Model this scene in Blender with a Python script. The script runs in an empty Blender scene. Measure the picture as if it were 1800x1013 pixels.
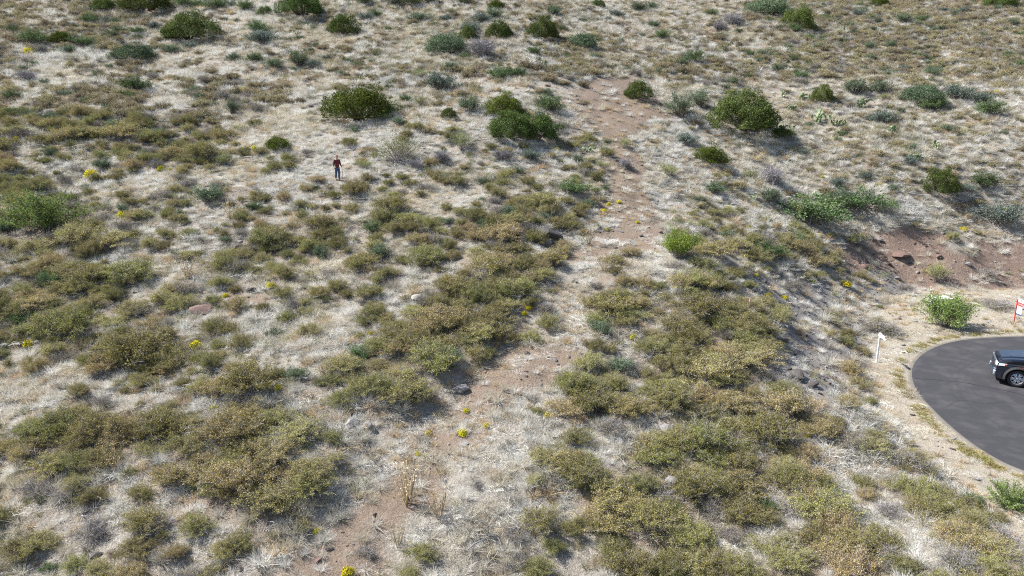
import bpy, bmesh, math, random
import numpy as np
from mathutils import Vector, Matrix

# ------------------------------------------------------------------ camera, sky, sun, exposure
SC = bpy.context.scene
COL = SC.collection
CAMZ, PITCH, FPX = 13.0, math.radians(14.0), 1285.0
cam_data = bpy.data.cameras.new('camera')
cam_data.sensor_width = 36.0
cam_data.lens = FPX / 1800.0 * 36.0
cam_data.clip_start = 0.3
cam_data.clip_end = 4000.0
cam = bpy.data.objects.new('camera', cam_data)
cam.location = (0, 0, CAMZ)
cam.rotation_euler = (math.pi / 2 - PITCH, 0, 0)
COL.objects.link(cam)
SC.camera = cam

SUN_EL, SUN_AZ = math.radians(49.0), math.radians(-75.0)     # azimuth clockwise from +Y: the sun stands to the left, a little beyond
world = bpy.data.worlds.new('World')
SC.world = world
world.use_nodes = True
wn = world.node_tree
wn.nodes.clear()
sky = wn.nodes.new('ShaderNodeTexSky')
sky.sky_type = 'NISHITA'
sky.sun_disc = False
sky.sun_elevation = SUN_EL
sky.sun_rotation = SUN_AZ
bgn = wn.nodes.new('ShaderNodeBackground')
bgn.inputs['Strength'].default_value = 0.085
wo = wn.nodes.new('ShaderNodeOutputWorld')
wn.links.new(sky.outputs[0], bgn.inputs[0])
wn.links.new(bgn.outputs[0], wo.inputs[0])
sd = bpy.data.lights.new('sun', 'SUN')
sd.energy = 4.9
sd.angle = math.radians(0.5)
sd.color = (1.0, 0.96, 0.90)
sun = bpy.data.objects.new('sun', sd)
sdir = Vector((math.sin(SUN_AZ) * math.cos(SUN_EL), math.cos(SUN_AZ) * math.cos(SUN_EL), math.sin(SUN_EL)))
sun.rotation_euler = sdir.to_track_quat('Z', 'Y').to_euler()
sun.location = (-40, 20, 60)
COL.objects.link(sun)
SC.view_settings.view_transform = 'Standard'
SC.view_settings.look = 'None'
SC.view_settings.gamma = 1.0
SC.view_settings.use_curve_mapping = False
SC.view_settings.exposure = 1.16
SC.cycles.use_denoising = False
SC.cycles.pixel_filter_type = 'BLACKMAN_HARRIS'
SC.cycles.filter_width = 1.15
SC.cycles.max_bounces = 6
SC.cycles.diffuse_bounces = 3
SC.cycles.transmission_bounces = 4
SC.cycles.transparent_max_bounces = 6

RNG = np.random.default_rng(7)
random.seed(7)

# ------------------------------------------------------------------ noise
_T = np.random.default_rng(3).random((256, 256))
def vnoise(x, y, s=1.0, o=0):
    x = np.asarray(x, float) / s + o * 17.3
    y = np.asarray(y, float) / s + o * 9.7
    xi = np.floor(x).astype(int); yi = np.floor(y).astype(int)
    fx = x - xi; fy = y - yi
    fx = fx * fx * (3 - 2 * fx); fy = fy * fy * (3 - 2 * fy)
    a = _T[xi % 256, yi % 256]; b = _T[(xi + 1) % 256, yi % 256]
    c = _T[xi % 256, (yi + 1) % 256]; d = _T[(xi + 1) % 256, (yi + 1) % 256]
    return (a * (1 - fx) + b * fx) * (1 - fy) + (c * (1 - fx) + d * fx) * fy
def sstep(a, b, x):
    t = np.clip((x - a) / (b - a), 0, 1)
    return t * t * (3 - 2 * t)

# ------------------------------------------------------------------ terrain height
def ray(u, v):
    X = (np.asarray(u, float) - 900) / FPX; D = (np.asarray(v, float) - 506.5) / FPX
    cp, sp = math.cos(PITCH), math.sin(PITCH)
    return X, cp - sp * D, -sp - cp * D
def on_plane(u, v, z):
    a, b, c = ray(u, v)
    t = (z - CAMZ) / c
    return a * t, b * t
def w2p(x, y, z):
    cp, sp = math.cos(PITCH), math.sin(PITCH)
    x = np.asarray(x, float); y = np.asarray(y, float); dz = CAMZ - np.asarray(z, float)
    t = np.maximum(y * cp + dz * sp, 3.0)
    return 900 + x / t * FPX, 506.5 + (dz * cp - y * sp) / t * FPX, t

FOOT = np.array([(14.9, 5)] + [tuple(map(float, on_plane(u, v, .1))) for u, v in ((1850, 1005), (1760, 930), (1665, 850), (1580, 765), (1528, 692), (1508, 622), (1542, 562), (1566, 520), (1604, 511), (1700, 509), (1800, 505))] + [(50, 50), (95, 47), (95, 3), (60, 2), (30, 3)])
def poly_sd(P, x, y):
    x = np.asarray(x, float); y = np.asarray(y, float)
    d = np.full(x.shape, 1e9); ins = np.zeros(x.shape, bool)
    n = len(P)
    for i in range(n):
        ax, ay = P[i]; bx, by = P[(i + 1) % n]
        ex, ey = bx - ax, by - ay
        t = np.clip(((x - ax) * ex + (y - ay) * ey) / (ex * ex + ey * ey), 0, 1)
        d = np.minimum(d, np.hypot(x - ax - t * ex, y - ay - t * ey))
        c = (ay > y) != (by > y)
        with np.errstate(divide='ignore', invalid='ignore'):
            xx = (bx - ax) * (y - ay) / (by - ay if by != ay else 1e-9) + ax
        ins ^= c & (x < xx)
    return np.where(ins, -d, d)

def on_base(u, v):
    a, b, c = ray(u, v)
    t = 19.5 / (.3 * b - c)
    return a * t, b * t
_ledge = [on_base(u, v) for u, v in ((1010, 335), (975, 400), (950, 470), (925, 540), (870, 605), (770, 695), (655, 760), (600, 850), (545, 950), (520, 1040))]
def ledge_sd(x, y):
    best = np.full(np.shape(x), 1e9); sg = np.zeros(np.shape(x))
    for (ax, ay), (bx, by) in zip(_ledge[:-1], _ledge[1:]):
        ex, ey = bx - ax, by - ay
        t = np.clip(((x - ax) * ex + (y - ay) * ey) / (ex * ex + ey * ey), 0, 1)
        dx, dy = x - ax - t * ex, y - ay - t * ey
        d = np.hypot(dx, dy)
        s = np.sign(ex * dy - ey * dx)
        m = d < best
        best = np.where(m, d, best); sg = np.where(m, s, sg)
    return best * sg
_ls = np.sign(ledge_sd(np.array([-12.0]), np.array([25.0])))[0]

# asphalt outline (ground coordinates from the photograph, continued past the frame)
_rp = [on_plane(u, v, 0.0) for u, v in ((1800, 829), (1760, 812), (1720, 788), (1690, 766), (1662, 742), (1638, 718), (1617, 696), (1604, 672), (1602, 650), (1611, 632), (1632, 616), (1662, 604), (1700, 597), (1750, 593.5), (1800, 592))]
ROAD = [(95, 23), (60, 23), (44, 22.6), (39, 20.6), (34, 18.2), (29, 17), (24.5, 18.2), (21, 20.8)] + [tuple(map(float, p)) for p in _rp] + [(33.4, 40.6), (37.5, 38.2), (40.5, 34.8), (44, 32.4), (60, 31.5), (95, 31.5)]
def chaikin(P, n=2, closed=True):
    for _ in range(n):
        Q = []
        m = len(P)
        for i in range(m if closed else m - 1):
            a = P[i]; b = P[(i + 1) % m]
            Q.append((a[0] * .75 + b[0] * .25, a[1] * .75 + b[1] * .25)); Q.append((a[0] * .25 + b[0] * .75, a[1] * .25 + b[1] * .75))
        P = Q
    return P
ROAD = chaikin(ROAD, 2)
ROADA = np.array(ROAD)

def h_analytic(x, y):
    x = np.asarray(x, float); y = np.asarray(y, float)
    z = -6.5 + 0.30 * np.clip(y, 4, None) + .10 * np.clip(y - 4, -60, 0) + 0.06 * np.clip(y - 50, 0, 170) - .24 * np.clip(y - 190, 0, 300) - .12 * np.clip(y - 420, 0, None)
    xs = np.clip(x, 0, 25)
    z = z - 0.175 * xs * sstep(34, 50, y) + 0.004 * np.clip(-x, 0, 60)
    wl = sstep(2, 13, x) * (1 - sstep(29, 36, y))
    z = z + wl * np.maximum(.45 + .02 * (24 - y) - z, 0)
    far = sstep(35, 75, y)
    z = z + (vnoise(x, y, 17, 1) - .5) * (0.5 + 1.2 * far) + (vnoise(x, y, 6.5, 2) - .5) * (0.32 + .3 * far)
    z = z + (vnoise(x, y, 150, 9) - .5) * 22 * sstep(125, 260, y)
    ld = ledge_sd(x, y) * _ls
    z = z + 0.36 * sstep(-0.7, 0.7, ld) * (1 - sstep(2, 12, ld)) * sstep(14, 22, y) * (1 - sstep(44, 50, y))
    d = poly_sd(FOOT, x + (vnoise(x, y, 3, 4) - .5) * 1.2, y + (vnoise(x, y, 3.5, 5) - .5) * 1.0)
    lf = 1 - sstep(24, 31, x)
    w = np.clip(d / (np.abs(z) * (1.35 + .4 * lf) + .3), 0, 1)
    w = w * w * (3 - 2 * w) * .45 + w * .55
    zz = .05 + (z - .05) * w
    rough = .35 + .65 * sstep(-.3, 1.0, d)
    zz = zz + ((vnoise(x, y, 3.3, 16) - .5) * 0.22 + (vnoise(x, y, 1.7, 6) - .5) * 0.20 + (vnoise(x, y, .75, 7) - .5) * 0.10) * rough
    gul = np.abs(vnoise(x + y * .3, y * .25 + x, .9, 8) - .5)
    zz = zz - gul * .30 * np.clip(w * (1 - w) * 4, 0, 1) * (d > 0)
    r = poly_sd(ROADA, x, y)
    zz = np.where(r < 1.2, np.minimum(zz, np.clip(r * .12, -.09, .14) + (vnoise(x, y, .5, 3) - .5) * .012), zz)
    return zz

def axis(lo, hi, step, far):
    a = list(np.arange(lo, hi + 1e-6, step))
    s = step; v = a[-1]
    while v < far:
        s *= 1.25; v += s; a.append(v)
    s = step; v = a[0]; b = []
    while v > -far:
        s *= 1.25; v -= s; b.append(v)
    return np.array(b[::-1] + a)
GX = axis(-78, 84, 0.33, 1200)
GY = axis(10, 118, 0.33, 1500)
_mx, _my = np.meshgrid(GX, GY, indexing='ij')
GZ = h_analytic(_mx, _my)
def H(x, y):
    x = np.asarray(x, float); y = np.asarray(y, float)
    i = np.clip(np.searchsorted(GX, x) - 1, 0, len(GX) - 2); j = np.clip(np.searchsorted(GY, y) - 1, 0, len(GY) - 2)
    fx = (x - GX[i]) / (GX[i + 1] - GX[i]); fy = (y - GY[j]) / (GY[j + 1] - GY[j])
    return (GZ[i, j] * (1 - fx) + GZ[i + 1, j] * fx) * (1 - fy) + (GZ[i, j + 1] * (1 - fx) + GZ[i + 1, j + 1] * fx) * fy
def at(u, v):
    """ground point that shows at photograph pixel (u, v)"""
    a, b, c = ray(u, v)
    ts = np.linspace(10, 260, 2000)
    z = H(a * ts, b * ts)
    k = np.argmax(CAMZ + c * ts < z)
    lo, hi = ts[max(k - 1, 0)], ts[k]
    for _ in range(20):
        m = (lo + hi) / 2
        if CAMZ + c * m < float(H(a * m, b * m)): hi = m
        else: lo = m
    return float(a * hi), float(b * hi), float(H(a * hi, b * hi)), hi

# ------------------------------------------------------------------ ground cover, one letter per 50 pixels of the photograph
COVER = [
 "tmttttmmggmmmmmmmmmmmgmmmmtttttttttt",
 "ttsttmgmmmmmgmmmmmmtmmmmmmmttttttttt",
 "mgsssgtggmsmmmmmtmmtttmttttttttttmtt",
 "SmSSSgSSSSggmmmkkkkkkbbgmmkkmmmmmmkk",
 "SSSSSsSSggggggsgggmmkbbgkmmmmmmmmmmm",
 "smmsSSSssmgggmmmmmgmmmkgksggmmmmmmmm",
 "Ssggmgmmggssmgmmsssmmsbgmgggmmmmmmmm",
 "SSSSmmmmssmggSmgmSSsmbbmssgmmmmggmsm",
 "SSSSgmssmSsSsSSssSSSgkbgsSSSSteeekkk",
 "sSSSSggmSssgsSmsSSSSkkggSSgmmreeeeee",
 "SSSSsSmmmmsSmsmSSSSggSSsSSmrrmrreddd",
 "SSSsSSSmmmggssSSSSgkkSssSSSrrmmddddd",
 "mssSSSSmgmggsSSSskbkkmsSSSSrrmmddddd",
 "ggmmmmsSSSmmSSSskbbsSSsSSSSsrmmddddd",
 "gSSSSSsmSSSmmSskkkggSSmSSSSSssmmdddd",
 "mSSSSSSSSSSsmkkkkgggmmSSSSSSSsmmdddd",
 "sSSsmsSSSSSsmgkkgggSSSSSSSSSSssmssdd",
 "ssmmgsSSSSSmgbbkggggSSSSSSSsssgSSmdd",
 "mmsskmmmsSsgbbkkggggmSSSSSmmsggSSSsm",
 "mmmmmmmsrgmbbkmkkmmmmsSSSSgSSSmsmmSS",
 "mmmmmmmsrmmbbkmkkmmmmsSSSSgSSSmsmmSS"]
PATCH = [  # (u, v, ru, rv, turn in degrees, letter)
 (1085, 205, 66, 34, 0, 'b'), (1095, 300, 36, 48, 0, 'b'), (1095, 370, 38, 44, 0, 'b'), (1085, 422, 46, 24, 0, 'b'), (1050, 450, 46, 18, 0, 'b'), (1000, 520, 60, 34, 0, 'k'), (985, 590, 70, 30, 0, 'k'), (860, 770, 80, 24, -10, 'k'), (770, 840, 80, 24, -25, 'k'),
 (560, 990, 70, 26, -20, 'b'), (640, 925, 84, 32, -30, 'b'), (730, 868, 70, 34, -20, 'b'), (800, 800, 70, 14, 0, 'k'), (900, 672, 84, 24, -15, 'b'),
 (850, 720, 60, 14, -10, 'b'), (940, 632, 70, 20, 0, 'b'), (800, 775, 66, 14, 0, 'b'), (1010, 480, 45, 20, 0, 'k'),
 (640, 240, 110, 20, 8, 'g'), (450, 213, 70, 12, 15, 'g'), (720, 262, 60, 18, 0, 'g'), (500, 300, 110, 22, -5, 'g'), (400, 320, 60, 14, 0, 'g'),
 (1290, 262, 60, 14, 0, 'g'), (1170, 245, 50, 40, 0, 'g'), (380, 92, 70, 7, 12, 'g'), (170, 98, 70, 8, 6, 'g'), (330, 128, 90, 7, 8, 'g'),
 (100, 135, 55, 14, 0, 'g'), (170, 270, 90, 12, 4, 'm'), (560, 575, 60, 32, 0, 'g'), (250, 465, 50, 20, 0, 'g'), (280, 510, 45, 22, 0, 'g'), (720, 510, 25, 16, 0, 'g'),
 (650, 375, 40, 18, 0, 'g'), (790, 350, 80, 16, 0, 'g'), (690, 435, 45, 14, 0, 'g'), (860, 470, 40, 10, 0, 'g'), (130, 660, 60, 24, 0, 'g'), (60, 690, 50, 30, 0, 'g'),
 (180, 335, 70, 14, 0, 'g'), (1560, 385, 50, 22, 0, 'g'), (1640, 400, 50, 10, 0, 'g'), (1330, 255, 40, 10, 0, 'g'), (1480, 525, 60, 20, 25, 'r'), (1400, 590, 60, 20, 50, 'r'),
 (1420, 650, 60, 16, 55, 'r'), (1555, 500, 40, 20, 30, 'r'), (1360, 520, 30, 20, 50, 'r'), (1600, 455, 120, 28, 4, 'e'), (1500, 450, 30, 30, 0, 'e'), (1740, 470, 90, 22, 8, 'e'),
 (1160, 485, 50, 14, 0, 'g'), (1270, 470, 30, 20, 30, 'g'), (300, 880, 30, 14, 0, 'g'), (250, 840, 40, 18, 0, 'm'), (100, 950, 90, 30, 0, 'm'), (870, 870, 70, 30, 0, 'g'),
 (1560, 890, 28, 20, 0, 'g'), (1600, 930, 50, 20, 20, 'g'), (1510, 830, 40, 26, 0, 'g'), (1260, 950, 35, 25, 0, 'g'), (1300, 175, 60, 8, 0, 'k'), (1490, 150, 80, 8, 0, 'k'),
 (950, 165, 110, 14, 0, 'k'), (1060, 165, 60, 14, 0, 'b'), (1110, 225, 36, 14, 0, 'b'), (1150, 330, 20, 40, 0, 'g'), (1070, 790, 40, 30, 0, 'g'), (1520, 560, 40, 24, 40, 'k'),
 (420, 525, 40, 12, 0, 'b'), (400, 445, 40, 12, 0, 'k'), (80, 985, 80, 20, 0, 'm'), (400, 960, 60, 24, 0, 'k'), (1130, 760, 35, 18, 0, 'g')]
_CH = "Sstmgkbrde"
_cmap = np.array([[_CH.index(c) for c in row] for row in COVER])
def cover(u, v, x, y):
    ju = (vnoise(x, y, 1.1, 11) - .5) * 60 + (vnoise(x, y, 3.1, 12) - .5) * 70
    jv = (vnoise(x, y, 1.3, 13) - .5) * 46 + (vnoise(x, y, 3.7, 14) - .5) * 50
    cu = np.clip((u + ju) / 50, 0, 35).astype(int); cv = np.clip((v + jv) / 50, 0, 20).astype(int)
    c = _cmap[cv, cu]
    for pu, pv, ru, rv, an, ch in PATCH:
        a = math.radians(an); du = u + ju * .32 - pu; dv = v + jv * .26 - pv
        p = (du * math.cos(a) + dv * math.sin(a)) / ru; q = (-du * math.sin(a) + dv * math.cos(a)) / rv
        c = np.where(p * p + q * q < 1, _CH.index(ch), c)
    f0 = poly_sd(FOOT, x, y)
    sl = (f0 > .1) & (f0 < 5.2) & (x < 22) & (y > 27.5) & (y < 41) & (vnoise(x, y, 1.5, 41) * .6 + vnoise(x, y, .6, 42) * .4 < .62)
    c = np.where(sl & (c != 0), _CH.index('r'), c)
    # the bottom of the cutting is roadside earth whatever the letter says
    f = poly_sd(FOOT, x, y)
    c = np.where(f < -.3, _CH.index('d'), c)
    return c
# ------------------------------------------------------------------ node helpers and materials
def new_mat(name):
    m = bpy.data.materials.new(name); m.use_nodes = True
    nt = m.node_tree; nt.nodes.clear()
    return m, nt
def nd(nt, t, **kw):
    n = nt.nodes.new(t)
    for k, v in kw.items():
        if k in n.inputs: n.inputs[k].default_value = v
        else: setattr(n, k, v)
    return n
def mixc(nt, f, a, b, mode='MIX'):
    n = nt.nodes.new('ShaderNodeMix'); n.data_type = 'RGBA'; n.blend_type = mode; n.clamp_factor = True
    for s, val in ((0, f), (6, a), (7, b)):
        if hasattr(val, 'links') or hasattr(val, 'is_output'): nt.links.new(val, n.inputs[s])
        elif s == 0: n.inputs[0].default_value = val
        else: n.inputs[s].default_value = tuple(val) + (1,)
    return n.outputs[2]
def ramp(nt, fac, stops, interp='LINEAR'):
    n = nt.nodes.new('ShaderNodeValToRGB'); cr = n.color_ramp; cr.interpolation = interp
    while len(cr.elements) < len(stops): cr.elements.new(.5)
    for e, (p, c) in zip(cr.elements, stops):
        e.position = p; e.color = tuple(c) + (1,) if len(c) == 3 else c
    nt.links.new(fac, n.inputs[0])
    return n.outputs[0]
def noise(nt, scale, detail=4, vec=None, rough=.55):
    n = nt.nodes.new('ShaderNodeTexNoise'); n.inputs['Scale'].default_value = scale; n.inputs['Detail'].default_value = detail; n.inputs['Roughness'].default_value = rough
    if vec is not None: nt.links.new(vec, n.inputs['Vector'])
    return n.outputs[0]
def math_(nt, op, a, b=0.0, clamp=False):
    n = nt.nodes.new('ShaderNodeMath'); n.operation = op; n.use_clamp = clamp
    for i, v in enumerate((a, b)):
        if hasattr(v, 'links'): nt.links.new(v, n.inputs[i])
        else: n.inputs[i].default_value = v
    return n.outputs[0]
def out_(nt, sh):
    o = nt.nodes.new('ShaderNodeOutputMaterial'); nt.links.new(sh, o.inputs[0])

def plant_mat(name, cols, alt=None, val=(.78, 1.25), hue=.02, transl=.25, alt_scale=.12, alt_rng=(.42, .6), sat=1.0, rough=True):
    """cols: dark..light colours spread over the single leaves; alt: second set mixed in by broad noise over the ground"""
    m, nt = new_mat(name)
    geo = nt.nodes.new('ShaderNodeNewGeometry'); oi = nt.nodes.new('ShaderNodeObjectInfo')
    st = [(i / max(1, len(cols) - 1), c) for i, c in enumerate(cols)]
    c = ramp(nt, geo.outputs['Random Per Island'], st)
    if alt:
        c2 = ramp(nt, geo.outputs['Random Per Island'], [(i / max(1, len(alt) - 1), k) for i, k in enumerate(alt)])
        f = noise(nt, alt_scale, 3, geo.outputs['Position'])
        f = math_(nt, 'ADD', f, math_(nt, 'MULTIPLY', math_(nt, 'SUBTRACT', oi.outputs['Random'], .5), .35))
        mr = nd(nt, 'ShaderNodeMapRange'); mr.inputs[1].default_value, mr.inputs[2].default_value = alt_rng
        nt.links.new(f, mr.inputs[0])
        c = mixc(nt, mr.outputs[0], c, c2)
    hs = nt.nodes.new('ShaderNodeHueSaturation'); hs.inputs['Saturation'].default_value = sat
    nt.links.new(c, hs.inputs['Color'])
    mr = nd(nt, 'ShaderNodeMapRange'); mr.inputs[3].default_value, mr.inputs[4].default_value = val
    nt.links.new(oi.outputs['Random'], mr.inputs[0]); nt.links.new(mr.outputs[0], hs.inputs['Value'])
    h2 = math_(nt, 'FRACT', math_(nt, 'MULTIPLY', oi.outputs['Random'], 7.31))
    mr2 = nd(nt, 'ShaderNodeMapRange'); mr2.inputs[3].default_value, mr2.inputs[4].default_value = .5 - hue, .5 + hue
    nt.links.new(h2, mr2.inputs[0]); nt.links.new(mr2.outputs[0], hs.inputs['Hue'])
    d = nd(nt, 'ShaderNodeBsdfDiffuse'); nt.links.new(hs.outputs[0], d.inputs[0])
    if transl > 0:
        t = nd(nt, 'ShaderNodeBsdfTranslucent'); nt.links.new(hs.outputs[0], t.inputs[0])
        mx = nt.nodes.new('ShaderNodeMixShader'); mx.inputs[0].default_value = transl
        nt.links.new(d.outputs[0], mx.inputs[1]); nt.links.new(t.outputs[0], mx.inputs[2])
        out_(nt, mx.outputs[0])
    else: out_(nt, d.outputs[0])
    return m
def pbr(name, col, rough=.6, metal=0.0, nscale=None, namp=.25, coat=0.0, spec=.5, bump=0):
    m, nt = new_mat(name)
    p = nt.nodes.new('ShaderNodeBsdfPrincipled')
    p.inputs['Roughness'].default_value = rough; p.inputs['Metallic'].default_value = metal
    p.inputs['Coat Weight'].default_value = coat; p.inputs['Specular IOR Level'].default_value = spec
    if nscale:
        tc = nt.nodes.new('ShaderNodeTexCoord')
        f = noise(nt, nscale, 5, tc.outputs['Object'])
        c = mixc(nt, f, [k * (1 - namp) for k in col], [min(1, k * (1 + namp)) for k in col])
        nt.links.new(c, p.inputs['Base Color'])
        if bump:
            b = nd(nt, 'ShaderNodeBump', Strength=bump, Distance=.03); nt.links.new(f, b.inputs['Height']); nt.links.new(b.outputs[0], p.inputs['Normal'])
    else: p.inputs['Base Color'].default_value = tuple(col) + (1,)
    out_(nt, p.outputs[0])
    return m

M = {}
M['olive'] = plant_mat('olive_foliage', [(.13, .125, .03), (.20, .19, .05), (.27, .26, .075), (.31, .295, .12), (.27, .255, .19)],
                       [(.13, .10, .032), (.24, .195, .060), (.33, .275, .10), (.33, .30, .19), (.28, .25, .21)], hue=.024, val=(.82, 1.5), alt_rng=(.50, .74))
M['rust'] = plant_mat('rust_foliage', [(.22, .175, .10), (.30, .25, .145), (.37, .315, .195), (.41, .37, .27)],
                      [(.21, .185, .085), (.30, .265, .13), (.37, .33, .185), (.39, .36, .27)], hue=.012, val=(.7, 1.2))
M['twig'] = plant_mat('dry_twigs', [(.13, .11, .10), (.24, .215, .205), (.36, .33, .33)], transl=0, hue=.01)
M['grey_twig'] = plant_mat('grey_twigs', [(.16, .15, .15), (.26, .25, .26), (.36, .34, .35)], transl=0, hue=.01)
M['straw'] = plant_mat('pale_straw', [(.44, .39, .29), (.65, .59, .47), (.79, .75, .63), (.55, .51, .43)],
                       [(.42, .41, .37), (.63, .62, .58), (.80, .79, .75), (.54, .53, .50)], hue=.008, transl=.3, val=(.74, 1.2), alt_rng=(.41, .54))
M['tan_straw'] = plant_mat('tan_straw', [(.34, .24, .13), (.48, .37, .23), (.58, .48, .32), (.38, .32, .23)], hue=.01, transl=.3)
M['green_grass'] = plant_mat('greenish_grass', [(.17, .19, .085), (.28, .28, .15), (.42, .40, .26)], hue=.01, transl=.3)
M['grey_grass'] = plant_mat('grey_grass', [(.20, .19, .16), (.32, .31, .27), (.42, .40, .36)], hue=.01, transl=.25)
M['juniper'] = plant_mat('juniper_foliage', [(.036, .056, .018), (.074, .108, .030), (.125, .165, .050), (.18, .215, .08)], hue=.018, transl=.2, val=(.8, 1.2))
M['juniper_lime'] = plant_mat('yellow_green_foliage', [(.036, .054, .012), (.072, .098, .020), (.12, .15, .032), (.165, .195, .05)], hue=.012, transl=.15)
M['grey_green'] = plant_mat('grey_green_foliage', [(.055, .085, .048), (.10, .145, .08), (.155, .205, .12), (.20, .24, .17)], hue=.012, transl=.2)
M['blue_green'] = plant_mat('blue_green_foliage', [(.055, .080, .065), (.105, .140, .115), (.17, .21, .175), (.24, .28, .24)], hue=.012, transl=.2)
M['green'] = plant_mat('green_foliage', [(.045, .080, .030), (.085, .135, .055), (.135, .195, .080), (.19, .245, .12)], hue=.015, transl=.22)
M['lime'] = plant_mat('lime_foliage', [(.13, .17, .045), (.23, .27, .08), (.33, .36, .13), (.36, .36, .2)], hue=.012, transl=.25)
M['bright'] = plant_mat('bright_green_foliage', [(.075, .125, .02), (.14, .21, .035), (.24, .32, .055), (.33, .40, .10)], hue=.006, transl=.3)
M['yellow'] = plant_mat('yellow_flowers', [(.42, .36, .012), (.62, .55, .02), (.75, .68, .05)], hue=.008, transl=.2, val=(.9, 1.1))
M['fl_stem'] = plant_mat('flower_stems', [(.08, .10, .03), (.14, .16, .05), (.22, .22, .10)], transl=.15)
M['cactus'] = plant_mat('cactus_pads', [(.12, .165, .085), (.20, .25, .14), (.31, .35, .22)], transl=0)
M['cream'] = plant_mat('seed_heads', [(.55, .45, .26), (.75, .66, .45)], transl=.2)
M['bark'] = pbr('bark', (.12, .095, .075), .9, nscale=12)
M['rock_dark'] = pbr('dark_basalt', (.060, .052, .050), .85, nscale=5, namp=.45, bump=.5)
M['rock_grey'] = pbr('grey_rock', (.20, .19, .19), .9, nscale=6, namp=.4, bump=.5)
M['rock_pale'] = pbr('pale_rock', (.28, .26, .24), .9, nscale=6, namp=.35, bump=.5)
M['rock_red'] = pbr('red_brown_rock', (.15, .095, .08), .9, nscale=6, namp=.4, bump=.5)

# ------------------------------------------------------------------ mesh helpers
def mesh_of(name, verts, faces, mats, midx=None, smooth=False):
    """verts (n,3); faces: (m,4) or (m,3) array or a list of both"""
    me = bpy.data.meshes.new(name)
    if not isinstance(faces, list): faces = [faces]
    faces = [np.asarray(f, np.int32) for f in faces if len(f)]
    verts = np.asarray(verts, np.float32)
    me.vertices.add(len(verts)); me.vertices.foreach_set('co', verts.ravel())
    lens = np.concatenate([np.full(len(f), f.shape[1], np.int32) for f in faces])
    loops = np.concatenate([f.ravel() for f in faces])
    me.loops.add(len(loops)); me.loops.foreach_set('vertex_index', loops)
    me.polygons.add(len(lens))
    st = np.concatenate([[0], np.cumsum(lens)[:-1]]).astype(np.int32)
    me.polygons.foreach_set('loop_start', st); me.polygons.foreach_set('loop_total', lens)
    for m in (mats if isinstance(mats, (list, tuple)) else [mats]): me.materials.append(m)
    if midx is not None: me.polygons.foreach_set('material_index', np.asarray(midx, np.int32))
    me.update(calc_edges=True); me.validate()
    if smooth: me.polygons.foreach_set('use_smooth', np.ones(len(me.polygons), bool))
    return me
def link(name, me, parent=None, loc=None, **props):
    o = bpy.data.objects.new(name, me); COL.objects.link(o)
    if parent is not None: o.parent = parent
    if loc is not None: o.location = loc
    for k, v in props.items(): o[k] = v
    return o
def empty(name, loc, rz=0, sc=1.0, **props):
    o = bpy.data.objects.new(name, None); COL.objects.link(o)
    o.location = loc; o.rotation_euler = (0, 0, rz); o.empty_display_size = .2
    o.scale = (sc,) * 3 if not hasattr(sc, '__len__') else sc
    for k, v in props.items(): o[k] = v
    return o
def unit(a): return a / np.maximum(np.linalg.norm(a, axis=-1, keepdims=True), 1e-9)
def kites(P, N, L, W, rng, along=None):
    """one small leaf-shaped quad per point; N approximate normals"""
    n = len(P)
    r = unit(rng.normal(size=(n, 3))) if along is None else unit(along + rng.normal(size=(n, 3)) * .45)
    t = unit(r - (r * N).sum(1, keepdims=True) * N)
    b = np.cross(N, t)
    L = np.asarray(L).reshape(-1, 1) * np.ones((n, 1)); W = np.asarray(W).reshape(-1, 1) * np.ones((n, 1))
    V = np.stack([P - t * L * .5, P + b * W * .5 - t * L * .05, P + t * L * .5, P - b * W * .5 - t * L * .05], 1).reshape(-1, 3)
    F = np.arange(4 * n).reshape(n, 4)
    return V, F
def ribbons(paths, widths, rng):
    """paths (n,k,3), widths (n,k) -> flat tapering strips"""
    n, k, _ = paths.shape
    d = unit(paths[:, -1] - paths[:, 0])
    s = unit(np.cross(d, unit(rng.normal(size=(n, 3)))))
    w = (widths * .5)[..., None]
    V = np.stack([paths - s[:, None] * w, paths + s[:, None] * w], 2).reshape(-1, 3)
    base = (np.arange(n) * k * 2)[:, None] + (np.arange(k - 1) * 2)[None]
    F = np.stack([base, base + 1, base + 3, base + 2], -1).reshape(-1, 4)
    return V, F
def merge(parts):
    vs, fs, mi, o = [], [], [], 0
    for V, F, m in parts:
        vs.append(V); fs.append(F + o); mi.append(np.full(len(F), m)); o += len(V)
    return np.concatenate(vs), fs, np.concatenate(mi)
def tuft_mesh(name, mat, n, R, hgt, spread, droop, w, seed, k=4):
    rng = np.random.default_rng(seed)
    ph = rng.uniform(0, 2 * np.pi, n); lean = np.abs(rng.normal(0, 1, n)) * spread + rng.uniform(0, .2, n)
    lean = np.minimum(lean, 1.5)
    L = hgt * rng.uniform(.55, 1.15, n) / np.maximum(np.cos(lean * .6), .4)
    r0 = R * np.sqrt(rng.uniform(0, 1, n)) * .5
    a0 = ph + rng.normal(0, .6, n)
    base = np.stack([r0 * np.cos(a0), r0 * np.sin(a0), np.full(n, -.03)], 1)
    d = np.stack([np.sin(lean) * np.cos(ph), np.sin(lean) * np.sin(ph), np.cos(lean)], 1)
    s = np.linspace(0, 1, k)[None, :, None]
    P = base[:, None] + d[:, None] * s * L[:, None, None]
    P[..., 2] -= (droop * rng.uniform(.5, 1.4, n) * L)[:, None] * s[..., 0] ** 2
    P += rng.normal(0, .012, P.shape) * s
    P[..., 2] = np.maximum(P[..., 2], -.02 + .03 * rng.random((n, 1)))
    W = w * np.linspace(1, .35, k)[None] * rng.uniform(.7, 1.3, (n, 1))
    V, F = ribbons(P, W, rng)
    return mesh_of(name, V, F, mat)
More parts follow.
